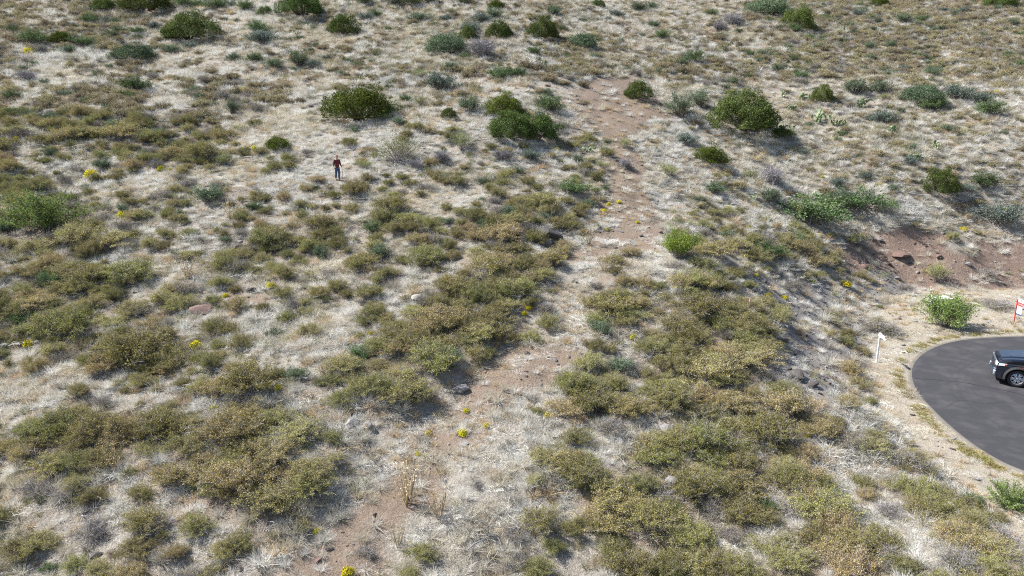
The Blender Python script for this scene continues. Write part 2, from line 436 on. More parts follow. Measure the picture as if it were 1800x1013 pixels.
def litter_mesh(name, mat, n, R, L, w, seed):
    rng = np.random.default_rng(seed)
    a = rng.uniform(0, 2 * np.pi, n); r = R * np.sqrt(rng.random(n))
    c = np.stack([r * np.cos(a), r * np.sin(a), rng.uniform(.01, .10, n) * (1.3 - r / R)], 1)
    main = rng.uniform(0, 2 * np.pi); th = main + rng.normal(0, .9, n)
    d = np.stack([np.cos(th), np.sin(th), rng.normal(0, .12, n)], 1) * (L * rng.uniform(.5, 1.2, n))[:, None]
    s = np.linspace(-.5, .5, 3)[None, :, None]
    P = c[:, None] + d[:, None] * s
    P[:, 1, 2] += .03
    V, F = ribbons(P, w * np.ones((n, 3)) * rng.uniform(.6, 1.3, (n, 1)), rng)
    return mesh_of(name, V, F, mat)
def shrub_meshes(name, fol, twig, R, Hh, nb, nleaf, leaf, seed, flat=.6, s0=.4, jit=.06, twigw=.012, aspect=.55, upright=.3, lob=.35, fan=0, extra=0):
    """returns (foliage mesh, stems mesh): branches curve from the base to ends spread over an uneven dome, leaves sit in sprays along them"""
    rng = np.random.default_rng(seed)
    ph = rng.uniform(0, 2 * np.pi, nb)
    lobe = 1 + lob * np.sin(ph * 2 + rng.uniform(0, 6)) * .5 + lob * np.sin(ph * 3 + rng.uniform(0, 6)) * .5 + rng.normal(0, .08, nb)
    q = np.sqrt(rng.random(nb)) if not fan else rng.random(nb) ** .7
    r = q * R * lobe
    z = Hh * np.sqrt(np.maximum(1 - (q * .93) ** 2, 0)) * rng.uniform(1 - flat, 1.08, nb) + .04
    E = np.stack([r * np.cos(ph), r * np.sin(ph), z], 1)
    nm = 6 if lob > .25 else 3
    ma = rng.uniform(0, 2 * np.pi) + np.arange(nm) * 6.283 / nm + rng.normal(0, .3, nm); mr_ = R * rng.uniform(.25, .68, nm); mh = rng.uniform(.62, 1.1, nm); mw = R * rng.uniform(.36, .56, nm)
    mi_ = rng.integers(0, nm, nb); pa = rng.uniform(0, 2 * np.pi, nb); pr_ = np.sqrt(rng.random(nb))
    mz = Hh * mh[mi_] * (.30 + .70 * np.sqrt(np.maximum(1 - (pr_ * .95) ** 2, 0)) * rng.uniform(1 - flat * .6, 1.05, nb))
    Em = np.stack([mr_[mi_] * np.cos(ma[mi_]) + pr_ * mw[mi_] * np.cos(pa), mr_[mi_] * np.sin(ma[mi_]) + pr_ * mw[mi_] * np.sin(pa), mz], 1)
    use = rng.random(nb) < .72
    E = np.where(use[:, None], Em, E)
    B = np.stack([.10 * R * rng.normal(size=nb) + .25 * E[:, 0] * (1 - upright), .10 * R * rng.normal(size=nb) + .25 * E[:, 1] * (1 - upright), np.full(nb, -.03)], 1)
    Mid = (B + E) * .5; Mid[:, 2] = B[:, 2] + (E[:, 2] - B[:, 2]) * rng.uniform(.45, .8, nb); Mid[:, :2] += rng.normal(0, .05 * R, (nb, 2))
    def bez(s, i):
        s = s[:, None]
        return (1 - s) ** 2 * B[i] + 2 * s * (1 - s) * Mid[i] + s ** 2 * E[i]
    bi = rng.integers(0, nb, nleaf); s = s0 + (1.04 - s0) * rng.random(nleaf) ** .8
    P = bez(s, bi)
    # side sprays off the branch
    side = unit(rng.normal(size=(nb * 6, 3)) * np.array([1, 1, .55])); si = bi * 6 + rng.integers(0, 6, nleaf)
    P = P + side[si] * (rng.random(nleaf) * jit * 3.0)[:, None] + rng.normal(0, jit * .45, (nleaf, 3))
    P[:, 2] = np.maximum(P[:, 2], .02)
    N = unit(rng.normal(size=(nleaf, 3)) + np.array([0, 0, .55]))
    sz = leaf * rng.uniform(.6, 1.35, nleaf)
    V, F = kites(P, N, sz, sz * aspect, rng, along=side[si])
    fm = mesh_of(name + '_foliage', V, F, fol)
    k = 5
    ss = np.linspace(0, 1, k)
    paths = np.stack([bez(np.full(nb, t), np.arange(nb)) for t in ss], 1)
    paths[:, 1:] += rng.normal(0, .02 * R, paths[:, 1:].shape)
    V1, F1 = ribbons(paths, twigw * np.linspace(1.6, .4, k)[None] * np.ones((nb, 1)), rng)
    ns = nb * 4 + extra
    ti = rng.integers(0, nb, ns); t0 = rng.uniform(.3, .95, ns)
    st = bez(t0, ti); dd = unit(rng.normal(size=(ns, 3)) + unit(E[ti] - B[ti]) * .9) * (jit * 3.2 * rng.uniform(.6, 1.5, ns))[:, None]
    pp = np.stack([st, st + dd * .5 + rng.normal(0, .01, (ns, 3)), st + dd], 1)
    V2, F2 = ribbons(pp, twigw * np.array([[.8, .6, .35]]) * np.ones((ns, 1)), rng)
    V, F, mi = merge([(V1, F1, 0), (V2, F2, 0)])
    sm = mesh_of(name + '_stems', V, F, twig)
    return fm, sm
def tube(paths_r, sides=6):
    """[(x,y,z,r),...] -> closed tapering tube"""
    p = np.array(paths_r, float); k = len(p)
    V = []; prev = None
    for i in range(k):
        d = unit((p[min(i + 1, k - 1), :3] - p[max(i - 1, 0), :3])[None])[0]
        a = np.cross(d, [0, 0, 1.0] if abs(d[2]) < .9 else [1.0, 0, 0]); a /= np.linalg.norm(a); b = np.cross(d, a)
        for j in range(sides):
            t = 2 * math.pi * j / sides
            V.append(p[i, :3] + (a * math.cos(t) + b * math.sin(t)) * p[i, 3])
    F = [[i * sides + j, i * sides + (j + 1) % sides, (i + 1) * sides + (j + 1) % sides, (i + 1) * sides + j] for i in range(k - 1) for j in range(sides)]
    V.append(p[0, :3]); V.append(p[-1, :3]); n = len(V)
    F += [[(j + 1) % sides, j, n - 2, n - 2] for j in range(sides)]
    F += [[(k - 1) * sides + j, (k - 1) * sides + (j + 1) % sides, n - 1, n - 1] for j in range(sides)]
    quads = np.array([f for f in F if f[2] != f[3]]); tris = np.array([f[:3] for f in F if f[2] == f[3]])
    return np.array(V), quads, tris
def tubes_mesh(name, lst, mat, sides=6, smooth=True):
    V = []; Q = []; T = []; o = 0
    for pr in lst:
        v, q, t = tube(pr, sides)
        V.append(v); Q.append(q + o); T.append(t + o); o += len(v)
    return mesh_of(name, np.concatenate(V), [np.concatenate(Q), np.concatenate(T)], mat, smooth=smooth)
def crown_meshes(name, fol, R, Hh, nl, nleaf, leaf, seed, aspect=.6, base=.06, lobr=(.20, .36), open_=.0, bark=None):
    """dense evergreen: leaves on the outward faces of many lobes over a dome, darker hollows left between them"""
    rng = np.random.default_rng(seed)
    n0 = nl
    ph = rng.uniform(0, 2 * np.pi, n0); ct = rng.uniform(-.05, 1, n0); st = np.sqrt(1 - ct ** 2)
    asym = 1 + .16 * np.sin(ph + rng.uniform(0, 6)) + .12 * np.sin(2 * ph + rng.uniform(0, 6)) + rng.normal(0, .11, n0)
    dirs = np.stack([np.cos(ph) * st * asym, np.sin(ph) * st * asym, ct * (1 + rng.normal(0, .14, n0))], 1)
    lr = rng.uniform(*lobr, n0)
    C = dirs * (1 - lr * .85)[:, None] * rng.uniform(.78, 1.03, n0)[:, None]
    li = rng.integers(0, n0, nleaf)
    d = unit(rng.normal(size=(nleaf, 3)) + dirs[li] * .9)
    rad = lr[li] * (1 - .45 * rng.random(nleaf) ** 2.2)
    P = C[li] + d * rad[:, None]
    P += rng.normal(0, .022, P.shape)
    sp = unit(rng.normal(size=(260, 3)) + dirs[rng.integers(0, n0, 260)] * 1.5); si = rng.integers(0, 260, nleaf); far_ = rng.random(nleaf) < .16
    j_ = rng.integers(0, n0, 260); tip = C[j_] + sp * lr[j_][:, None]
    P = np.where(far_[:, None], tip[si] + sp[si] * (rng.random(nleaf) * .13)[:, None] + rng.normal(0, .014, P.shape), P)
    P = P * np.array([R, R, Hh]); P[:, 2] += base * Hh
    P[:, 2] = np.maximum(P[:, 2], .03)
    N = unit(d * .9 + rng.normal(size=(nleaf, 3)) * .65)
    sz = leaf * rng.uniform(.6, 1.4, nleaf)
    V, F = kites(P, N, sz, sz * aspect, rng, along=d + np.array([0, 0, .5]))
    fm = mesh_of(name + '_crown', V, F, fol)
    tl = []
    for i in range(7):
        a = rng.uniform(0, 6.28); e = np.array([math.cos(a) * R * .55, math.sin(a) * R * .55, Hh * rng.uniform(.5, .8)])
        b = np.array([math.cos(a) * R * .06, math.sin(a) * R * .06, -.1])
        m_ = (b + e) / 2 + np.array([0, 0, -.1 * Hh])
        tl.append([(*b, .055 * R), (*m_, .035 * R), (*e, .012 * R)])
    tm = tubes_mesh(name + '_trunk', tl, bark or M['bark'])
    return fm, tm

def gn_scatter(name, pts, rz, scl, sources, label, cat, tilt=None, idx=None):
    """one object of uncountable small plants or stones: points that instance the source meshes (the sources are not in the scene)"""
    n = len(pts)
    me = bpy.data.meshes.new(name)
    me.vertices.add(n); me.vertices.foreach_set('co', np.asarray(pts, np.float32).ravel())
    rot = np.zeros((n, 3), np.float32); rot[:, 2] = rz
    if tilt is not None: rot[:, :2] = tilt
    s3 = np.asarray(scl, np.float32)
    if s3.ndim == 1: s3 = np.repeat(s3[:, None], 3, 1)
    for an, ty, key, dat in (('rot', 'FLOAT_VECTOR', 'vector', rot.ravel()), ('scl', 'FLOAT_VECTOR', 'vector', np.ascontiguousarray(s3).ravel())):
        at_ = me.attributes.new(an, ty, 'POINT'); at_.data.foreach_set(key, dat)
    at_ = me.attributes.new('idx', 'INT', 'POINT')
    at_.data.foreach_set('value', np.asarray(idx if idx is not None else RNG.integers(0, len(sources), n), np.int32))
    ng = bpy.data.node_groups.new(name + '_nodes', 'GeometryNodeTree')
    ng.interface.new_socket('Geometry', in_out='INPUT', socket_type='NodeSocketGeometry')
    ng.interface.new_socket('Geometry', in_out='OUTPUT', socket_type='NodeSocketGeometry')
    gi = ng.nodes.new('NodeGroupInput'); go = ng.nodes.new('NodeGroupOutput')
    ip = ng.nodes.new('GeometryNodeInstanceOnPoints')
    ip.inputs['Pick Instance'].default_value = True
    g2i = ng.nodes.new('GeometryNodeGeometryToInstance')
    for sme in sources[::-1]:
        so = bpy.data.objects.new(sme.name, sme)
        oi = ng.nodes.new('GeometryNodeObjectInfo'); oi.inputs['Object'].default_value = so; oi.inputs['As Instance'].default_value = True
        ng.links.new(oi.outputs['Geometry'], g2i.inputs[0])
    ng.links.new(gi.outputs[0], ip.inputs['Points'])
    ng.nodes.remove(g2i)
    jn = ng.nodes.new('GeometryNodeJoinGeometry')
    for nn in [x for x in ng.nodes if x.bl_idname == 'GeometryNodeObjectInfo']: ng.links.new(nn.outputs['Geometry'], jn.inputs[0])
    ng.links.new(jn.outputs[0], ip.inputs['Instance'])
    for an, ty, sock in (('rot', 'FLOAT_VECTOR', 'Rotation'), ('scl', 'FLOAT_VECTOR', 'Scale'), ('idx', 'INT', 'Instance Index')):
        na = ng.nodes.new('GeometryNodeInputNamedAttribute'); na.data_type = ty; na.inputs['Name'].default_value = an
        ng.links.new([s for s in na.outputs if s.enabled][0], ip.inputs[sock])
    ng.links.new(ip.outputs[0], go.inputs[0])
    o = link(name, me, label=label, category=cat, kind='stuff')
    md = o.modifiers.new('scatter', 'NODES'); md.node_group = ng
    return o

# ------------------------------------------------------------------ the ground
_pu, _pv, _pt = w2p(_mx, _my, GZ)
_cov = cover(_pu, _pv, _mx, _my)
def _w(chs, vals):
    a = np.zeros(_cov.shape)
    for c, v in zip(chs, vals): a = np.where(_cov == _CH.index(c), v, a)
    for _ in range(2):
        a[1:-1, 1:-1] = (a[1:-1, 1:-1] * 2 + a[:-2, 1:-1] + a[2:, 1:-1] + a[1:-1, :-2] + a[1:-1, 2:]) / 6
    return a
W_STRAW = _w('Sstmgkb', (.22, .40, .42, .50, .80, .55, .16))
W_SOIL = _w('Sstmgkbe', (.5, .4, .35, .25, .06, .42, .95, .35))
W_GREY = _w('rm', (.9, .12))
W_TAN = _w('dk', (1.0, .12))
W_BANK = _w('e', (.8,))
gm, nt = new_mat('hillside_ground')
geo = nt.nodes.new('ShaderNodeNewGeometry'); pos = geo.outputs['Position']
def attr(n):
    a = nt.nodes.new('ShaderNodeAttribute'); a.attribute_name = n
    return a
A = attr('cover_a'); B = attr('cover_b')
sa = nt.nodes.new('ShaderNodeSeparateColor'); nt.links.new(A.outputs['Color'], sa.inputs[0])
sb = nt.nodes.new('ShaderNodeSeparateColor'); nt.links.new(B.outputs['Color'], sb.inputs[0])
fine = noise(nt, 9, 6, pos, .7); med = noise(nt, 2.2, 5, pos, .65); crumbs = noise(nt, 28, 3, pos, .6); broad = noise(nt, .25, 3, pos)
base = mixc(nt, med, (.20, .165, .13), (.30, .26, .21))
soil = mixc(nt, fine, (.12, .088, .066), (.28, .22, .17))
soil = mixc(nt, math_(nt, 'MULTIPLY', med, .5), soil, (.32, .25, .19))
straw = mixc(nt, fine, (.19, .175, .15), (.46, .435, .385))
grey = mixc(nt, fine, (.13, .118, .108), (.35, .325, .30))
tan = mixc(nt, fine, (.24, .21, .165), (.44, .39, .31))
tan = mixc(nt, math_(nt, 'MULTIPLY', med, .45), tan, (.31, .29, .25))
bank = mixc(nt, fine, (.115, .078, .062), (.30, .22, .175))
bank = mixc(nt, math_(nt, 'GREATER_THAN', med, .56), bank, (.30, .225, .18))
def wt(s, k=.8):
    f = math_(nt, 'ADD', s, math_(nt, 'MULTIPLY', math_(nt, 'SUBTRACT', fine, .5), k))
    mr = nd(nt, 'ShaderNodeMapRange'); mr.inputs[1].default_value, mr.inputs[2].default_value = .34, .62
    nt.links.new(f, mr.inputs[0]); return mr.outputs[0]
c = mixc(nt, wt(sa.outputs[1], .9), base, soil)
c = mixc(nt, wt(sa.outputs[0], 1.0), c, straw)
c = mixc(nt, wt(sa.outputs[2], .7), c, grey)
c = mixc(nt, wt(sb.outputs[0], .5), c, tan)
c = mixc(nt, wt(sb.outputs[1], .6), c, bank)
pat = noise(nt, 1.1, 4, pos, .7)
c = mixc(nt, math_(nt, 'MULTIPLY', math_(nt, 'GREATER_THAN', pat, .56), .28), c, (.13, .115, .10))
c = mixc(nt, math_(nt, 'MULTIPLY', math_(nt, 'LESS_THAN', crumbs, .43), .55), c, (.085, .075, .068))
pr = nd(nt, 'ShaderNodeBsdfPrincipled', Roughness=.95); pr.inputs['Specular IOR Level'].default_value = .15
nt.links.new(c, pr.inputs['Base Color'])
hh = math_(nt, 'ADD', math_(nt, 'MULTIPLY', crumbs, .4), math_(nt, 'ADD', fine, med))
bp = nd(nt, 'ShaderNodeBump', Strength=.9, Distance=.09); nt.links.new(hh, bp.inputs['Height']); nt.links.new(bp.outputs[0], pr.inputs['Normal'])
out_(nt, pr.outputs[0])
nx, ny = len(GX), len(GY)
ii = (np.arange(nx - 1)[:, None] * ny + np.arange(ny - 1)[None]).ravel()
me = mesh_of('hillside', np.stack([_mx, _my, GZ], -1).reshape(-1, 3), np.stack([ii, ii + ny, ii + ny + 1, ii + 1], 1), gm, smooth=True)
for an, trip in (('cover_a', (W_STRAW, W_SOIL, W_GREY)), ('cover_b', (W_TAN, W_BANK, W_TAN * 0))):
    ca = me.color_attributes.new(an, 'FLOAT_COLOR', 'POINT')
    ca.data.foreach_set('color', np.stack([*trip, np.ones_like(W_TAN)], -1).astype(np.float32).ravel())
link('hillside', me, kind='structure', label='dry brushy hillside of soil, gravel and flattened straw')

# ------------------------------------------------------------------ the turning circle
am, nt = new_mat('asphalt')
geo = nt.nodes.new('ShaderNodeNewGeometry'); pos = geo.outputs['Position']
fine = noise(nt, 45, 3, pos, .7); med = noise(nt, .9, 5, pos, .6)
vm = nt.nodes.new('ShaderNodeVectorMath'); vm.operation = 'DISTANCE'; nt.links.new(pos, vm.inputs[0]); vm.inputs[1].default_value = (29.3, 28.8, 0)
rr = math_(nt, 'ADD', vm.outputs['Value'], math_(nt, 'MULTIPLY', med, .9))
cb = nt.nodes.new('ShaderNodeCombineXYZ'); nt.links.new(rr, cb.inputs[0])
rings = noise(nt, 1.5, 4, cb.outputs[0], .6)
c = mixc(nt, fine, (.024, .024, .028), (.052, .051, .057))
mr = nd(nt, 'ShaderNodeMapRange'); mr.inputs[1].default_value, mr.inputs[2].default_value = .48, .68
nt.links.new(math_(nt, 'ADD', math_(nt, 'MULTIPLY', rings, .35), math_(nt, 'MULTIPLY', med, .68)), mr.inputs[0])
c = mixc(nt, math_(nt, 'MULTIPLY', mr.outputs[0], .45), c, (.105, .10, .10))
p = nd(nt, 'ShaderNodeBsdfPrincipled', Roughness=.85); p.inputs['Specular IOR Level'].default_value = .3
nt.links.new(c, p.inputs['Base Color'])
bp = nd(nt, 'ShaderNodeBump', Strength=.4, Distance=.01); nt.links.new(fine, bp.inputs['Height']); nt.links.new(bp.outputs[0], p.inputs['Normal'])
out_(nt, p.outputs[0])
def sheet(name, P, z0, z1, mat, parent=None, **props):
    bm = bmesh.new()
    top = [bm.verts.new((x, y, z1)) for x, y in P]
    bm.faces.new(top)
    bot = [bm.verts.new((x, y, z0)) for x, y in P]
    n = len(P)
    for i in range(n): bm.faces.new((top[i], bot[i], bot[(i + 1) % n], top[(i + 1) % n]))
    bmesh.ops.recalc_face_normals(bm, faces=bm.faces)
    me = bpy.data.meshes.new(name); bm.to_mesh(me); bm.free(); me.materials.append(mat)
    return link(name, me, parent, **props)
road = sheet('road', ROAD, -.15, .012, am, kind='structure', label='dark asphalt turning circle with dusty tyre sweeps')
def offset(P, d):
    P = np.array(P); nxt = np.roll(P, -1, 0); prv = np.roll(P, 1, 0)
    t = unit(nxt - prv); nrm = np.stack([t[:, 1], -t[:, 0]], 1)
    if poly_sd(P, np.array([P[5, 0] + nrm[5, 0] * .05]), np.array([P[5, 1] + nrm[5, 1] * .05]))[0] < 0: nrm = -nrm
    return P + nrm * d
Po = offset(ROAD, .2); Pi = offset(ROAD, .003)
bm = bmesh.new()
n = len(ROAD)
prof = [(0, -.1), (0, .016), (.5, .03), (1, .018), (1, -.12)]
rows = [[bm.verts.new((*(Pi[i] * (1 - a) + Po[i] * a), z)) for i in range(n)] for a, z in prof]
for r in range(len(rows) - 1):
    for i in range(n):
        bm.faces.new((rows[r][i], rows[r + 1][i], rows[r + 1][(i + 1) % n], rows[r][(i + 1) % n]))
bmesh.ops.recalc_face_normals(bm, faces=bm.faces)
me = bpy.data.meshes.new('kerb'); bm.to_mesh(me); bm.free(); me.materials.append(pbr('kerb_concrete', (.15, .135, .112), .95, nscale=2.5, namp=.5))
link('kerb', me, kind='structure', label='low dusty concrete edge round the asphalt')
def seam(pix, w, name='tar_seam'):
    P = [on_plane(u, v, .012)[:2] for u, v in pix]
    P = chaikin([tuple(map(float, q)) for q in P], 2, False)
    P = np.array(P); P = P + RNG.normal(0, .02, P.shape)
    t = unit(np.gradient(P, axis=0)); nn = np.stack([-t[:, 1], t[:, 0]], 1) * (w * RNG.uniform(.5, 1.3, len(P)))[:, None]
    A_, B_ = P + nn, P - nn
    V = np.concatenate([np.c_[A_, np.full(len(P), .0165)], np.c_[B_, np.full(len(P), .0165)]]); k = len(P); i = np.arange(k - 1)
    link(name, mesh_of(name, V, np.stack([i, i + k, i + k + 1, i + 1], 1), M['tar']), road)
M['tar'] = pbr('tar', (.018, .018, .02), .7)
seam([(1600, 664), (1622, 667), (1650, 668), (1680, 671), (1710, 675), (1740, 682), (1770, 687), (1800, 696), (1840, 704)], .035)
seam([(1650, 724), (1690, 700), (1730, 712), (1765, 706), (1800, 716)], .008)
# ------------------------------------------------------------------ prototypes
SH = {}
for i in range(6): SH['olive', i] = shrub_meshes('low_shrub', M['olive'], M['twig'], 1.0, .80, 100, 11500, .037, 100 + i, jit=.06, twigw=.011, lob=.45, s0=.5, extra=900)
for i in range(4): SH['olive_far', i] = shrub_meshes('small_shrub', M['rust'], M['twig'], 1.0, .62, 60, 2600, .085, 140 + i, jit=.085, twigw=.02, lob=.4)
for i in range(3): SH['green', i] = shrub_meshes('green_shrub', M['green'], M['twig'], 1.0, 1.05, 70, 5500, .062, 160 + i, jit=.075, twigw=.012, lob=.4)
for i in range(3): SH['blue', i] = shrub_meshes('grey_green_shrub', M['blue_green'], M['twig'], 1.0, 1.0, 70, 5200, .062, 170 + i, jit=.075, lob=.4)
for i in range(3): SH['greygreen', i] = shrub_meshes('desert_shrub', M['grey_green'], M['twig'], 1.0, 1.1, 70, 5200, .062, 175 + i, jit=.075, lob=.35)
for i in range(3): SH['mesquite', i] = shrub_meshes('young_mesquite', M['grey_green'], M['bark'], 1.0, 1.5, 38, 5200, .05, 180 + i, s0=.5, jit=.10, twigw=.03, upright=.9, lob=.4)
for i in range(2): SH['lime', i] = shrub_meshes('palo_verde', M['lime'], M['twig'], 1.0, 1.35, 44, 3600, .045, 190 + i, s0=.45, jit=.085, twigw=.02, upright=.8)
SH['bright', 0] = shrub_meshes('bright_shrub', M['bright'], M['twig'], 1.0, 1.15, 80, 9000, .05, 195, jit=.055, upright=.8, lob=.2, flat=.45)
for i in range(3): SH['bare', i] = shrub_meshes('bare_bush', M['grey_twig'], M['grey_twig'], 1.0, 1.05, 110, 900, .07, 200 + i, jit=.12, twigw=.018, aspect=.15, extra=1400)
for i in range(3): SH['brown', i] = shrub_meshes('brown_bush', M['rust'], M['grey_twig'], 1.0, .6, 90, 1600, .05, 210 + i, jit=.09, twigw=.012, extra=900)
JU = {}
for i in range(5): JU['dark', i] = crown_meshes('juniper', M['juniper'], 1.0, 1.1, 120, 32000, .037, 300 + i, lobr=(.13, .28))
for i in range(2): JU['lime', i] = crown_meshes('juniper', M['juniper_lime'], 1.0, 1.05, 110, 26000, .038, 310 + i, lobr=(.16, .28))
for i in range(2): JU['grey', i] = crown_meshes('juniper', M['grey_green'], 1.0, .95, 100, 17000, .048, 320 + i, lobr=(.18, .32))

TU = {'straw': [], 'tan': [], 'green': [], 'grey': [], 'litter': [], 'far': []}
for i in range(6): TU['straw'].append(tuft_mesh('straw_tuft', M['straw'], 130, .20, .44, .55, .38, .0085, 400 + i))
for i in range(3): TU['straw'].append(tuft_mesh('straw_tuft', M['straw'], 110, .25, .30, .9, .28, .008, 410 + i))
for i in range(3): TU['tan'].append(tuft_mesh('tan_tuft', M['tan_straw'], 70, .14, .34, .6, .35, .012, 420 + i))
for i in range(3): TU['green'].append(tuft_mesh('green_tuft', M['green_grass'], 100, .2, .36, .6, .35, .010, 430 + i))
for i in range(3): TU['grey'].append(tuft_mesh('grey_tuft', M['grey_grass'], 100, .2, .34, .65, .35, .010, 440 + i))
for i in range(4): TU['litter'].append(litter_mesh('flat_straw', M['straw'], 130, .5, .24, .007, 450 + i))
for i in range(2): TU['litter'].append(litter_mesh('flat_straw', M['tan_straw'], 90, .5, .22, .007, 455 + i))

def rock_mesh(name, mat, seed, sub=2, sq=(1, .8, .55), jag=.3):
    bm = bmesh.new(); bmesh.ops.create_icosphere(bm, subdivisions=sub, radius=1)
    rng = np.random.default_rng(seed)
    pl = unit(rng.normal(size=(14, 3))); dd = rng.uniform(.55, .95, 14)
    for v in bm.verts:
        p = np.array(v.co)
        for a, d in zip(pl, dd):
            k = p @ a - d
            if k > 0: p = p - a * k
        p = p * (1 + rng.normal(0, jag * .12))
        v.co = p * np.array(sq)
    me = bpy.data.meshes.new(name); bm.to_mesh(me); bm.free(); me.materials.append(mat)
    return me
RK = {k: [rock_mesh('rock', M['rock_' + k], 500 + i * 7 + len(k), 2 if i < 3 else 1, sq=(1, .8 - .08 * i, .6 - .06 * i)) for i in range(5)] for k in ('dark', 'grey', 'pale', 'red')}

# ------------------------------------------------------------------ labels
USED = {}
LAND = []        # (short name, u, v) of things a reader can find
ORD = ['', 'second ', 'third ', 'fourth ', 'fifth ', 'sixth ', 'seventh ', 'eighth ', 'ninth ', 'tenth ', 'eleventh ', 'twelfth ', 'thirteenth ', 'fourteenth ', 'fifteenth ', 'sixteenth ', 'seventeenth ', 'eighteenth ', 'nineteenth ', 'twentieth ', 'twenty-first ', 'twenty-second ']
def relabel(items):
    """items: list of (object, look, u, v): every label names the nearest landmark, the side and the rank among the same look"""
    todo = {}
    for o, look, u, v in items:
        best = sorted(LAND, key=lambda L: math.hypot(u - L[1], (v - L[2]) * 1.5))
        n, lu, lv = best[0]
        if math.hypot(u - lu, v - lv) < 1: n, lu, lv = best[1]
        du, dv = u - lu, v - lv
        if abs(du) > abs(dv) * 1.5: rel = 'to the right of' if du > 0 else 'to the left of'
        else: rel = 'in front of' if dv > 0 else 'uphill behind'
        todo.setdefault((look, rel, n), []).append((math.hypot(du, dv), o))
    for (look, rel, n), L in todo.items():
        L.sort(key=lambda t: t[0])
        for i, (_, o) in enumerate(L):
            if len(L) == 1: o['label'] = '%s %s %s' % (look, rel, n)
            else: o['label'] = '%s, %snearest %s %s' % (look, ORD[min(i, 21)], rel, n)

TAKEN = []       # (x, y, radius) of placed individuals
def put(name, protos, u, v, w, label, cat, group, h=None, rz=None, parts=('foliage', 'stems'), sink=.02, land=None):
    """w: width in photograph pixels; v: where the base shows"""
    x, y, z, t = at(u, v)
    R = w * t / FPX / 2
    z0 = z - sink * R
    sz = R if h is None else h * t / FPX
    rz = random.uniform(0, 6.28) if rz is None else rz
    yy = y + R * .4
    o = empty(name, (x, yy, float(H(x, yy)) - sink * R), rz, (R, R, sz), label=label, category=cat)
    if group: o['group'] = group
    for pn, me in zip(parts, protos): link(pn, me, o)
    TAKEN.append((x, yy, R))
    if land: LAND.append((land, u, v - 8))
    return o

# ------------------------------------------------------------------ junipers
GJ = 'junipers on the hillside'
JUN = [  # u, base v, width, height factor (of radius), kind, variant, label, landmark name
 (179, 20, 46, .95, 'dark', 0, 'dark round juniper at the top edge, small one beside a much bigger one', 'the small top-edge juniper'),
 (253, 24, 84, .9, 'dark', 1, 'very dark spreading juniper cut by the top edge of the hillside view', 'the dark spreading top juniper'),
 (326, 74, 98, .88, 'dark', 2, 'big near-black juniper below two others at upper left, pale grass in front', 'the near-black upper juniper'),
 (235, 109, 76, .78, 'grey', 0, 'greyer green rounded juniper on pale grass below the near-black one', 'the greyer rounded juniper'),
 (526, 32, 86, .86, 'dark', 3, 'broad dark juniper at the top edge with two joined crowns', 'the broad top-edge juniper'),
 (604, 63, 54, 1.2, 'dark', 4, 'upright dark juniper standing alone right of the broad top-edge one', 'the upright lone juniper'),
 (466, 28, 26, 1.1, 'dark', 0, 'small dark juniper tucked left of the broad top-edge juniper', None),
 (788, 97, 78, 1.0, 'grey', 1, 'bluish dark juniper touching the leafless grey bush', 'the bluish juniper'),
 (823, 72, 34, 1.35, 'dark', 2, 'narrow juniper wedged behind the leafless grey bush', None),
 (878, 70, 50, 1.15, 'dark', 3, 'rounded juniper just uphill of the leafless grey bush', 'the rounded upper juniper'),
 (956, 69, 54, 1.35, 'dark', 1, 'tall egg-shaped dark juniper on the bare upper slope', 'the egg-shaped juniper'),
 (1022, 87, 64, .85, 'grey', 0, 'loose low juniper right of the egg-shaped one', 'the loose low juniper'),
 (1357, 30, 88, .75, 'grey', 1, 'greyish juniper mound at the top edge touching a rounder green one', 'the greyish top juniper mound'),
 (1407, 55, 64, 1.1, 'dark', 0, 'round yellowish dark green juniper in front of the greyish mound', 'the round upper right juniper'),
 (630, 217, 128, .95, 'lime', 1, 'large olive juniper on pale grass, its skirts sprawling to one side', 'the sprawling olive juniper'),
 (886, 206, 74, .95, 'lime', 0, 'olive juniper crown rising behind the big double juniper', None),
 (893, 249, 88, .98, 'dark', 4, 'bright-edged half of the double juniper in the middle, nearer the walking person', 'the double juniper'),
 (943, 250, 80, 1.08, 'dark', 0, 'half of the double juniper in the middle, nearer the bare red track', None),
 (1121, 176, 48, 1.15, 'dark', 2, 'small dark juniper beside the top of the bare red track', 'the juniper above the track'),
 (1312, 238, 132, .95, 'dark', 3, 'largest dark juniper on the slope above the cutting, shadow beneath', 'the largest juniper'),
 (1249, 291, 62, 1.0, 'lime', 1, 'vivid green low juniper downhill of the largest one', 'the vivid low juniper'),
 (1448, 182, 38, 1.5, 'dark', 1, 'small compact very dark juniper uphill of the cacti', 'the compact dark juniper'),
 (1656, 350, 58, 1.4, 'dark', 4, 'round bright juniper with clipped outline above the cutting', 'the clipped round juniper'),
 (1624, 181, 78, .75, 'grey', 0, 'spreading grey green juniper in a row with blue green shrubs', 'the spreading grey juniper'),
 (790, 209, 30, 1.1, 'dark', 4, 'very small dark juniper left of the double juniper', None),
 (1551, 12, 32, .9, 'lime', 1, 'small juniper at the top edge right of the greyish mound', None),
 (1765, 14, 62, .7, 'dark', 2, 'wide low juniper in the top corner above the road side', None),
 (1051, 14, 24, 1.2, 'dark', 3, 'tiny dark juniper at the top edge with shadow beside it', None),
 (873, 17, 32, .9, 'lime', 0, 'tiny green juniper at the top edge above the rounded one', None),
 (105, 78, 38, 1.1, 'lime', 1, 'small juniper with a lighter top among green shrubs at far upper left', 'the light-topped juniper'),
 (1376, 243, 44, .6, 'dark', 0, 'low dark juniper skirt at the shaded foot of the largest juniper', None),
]
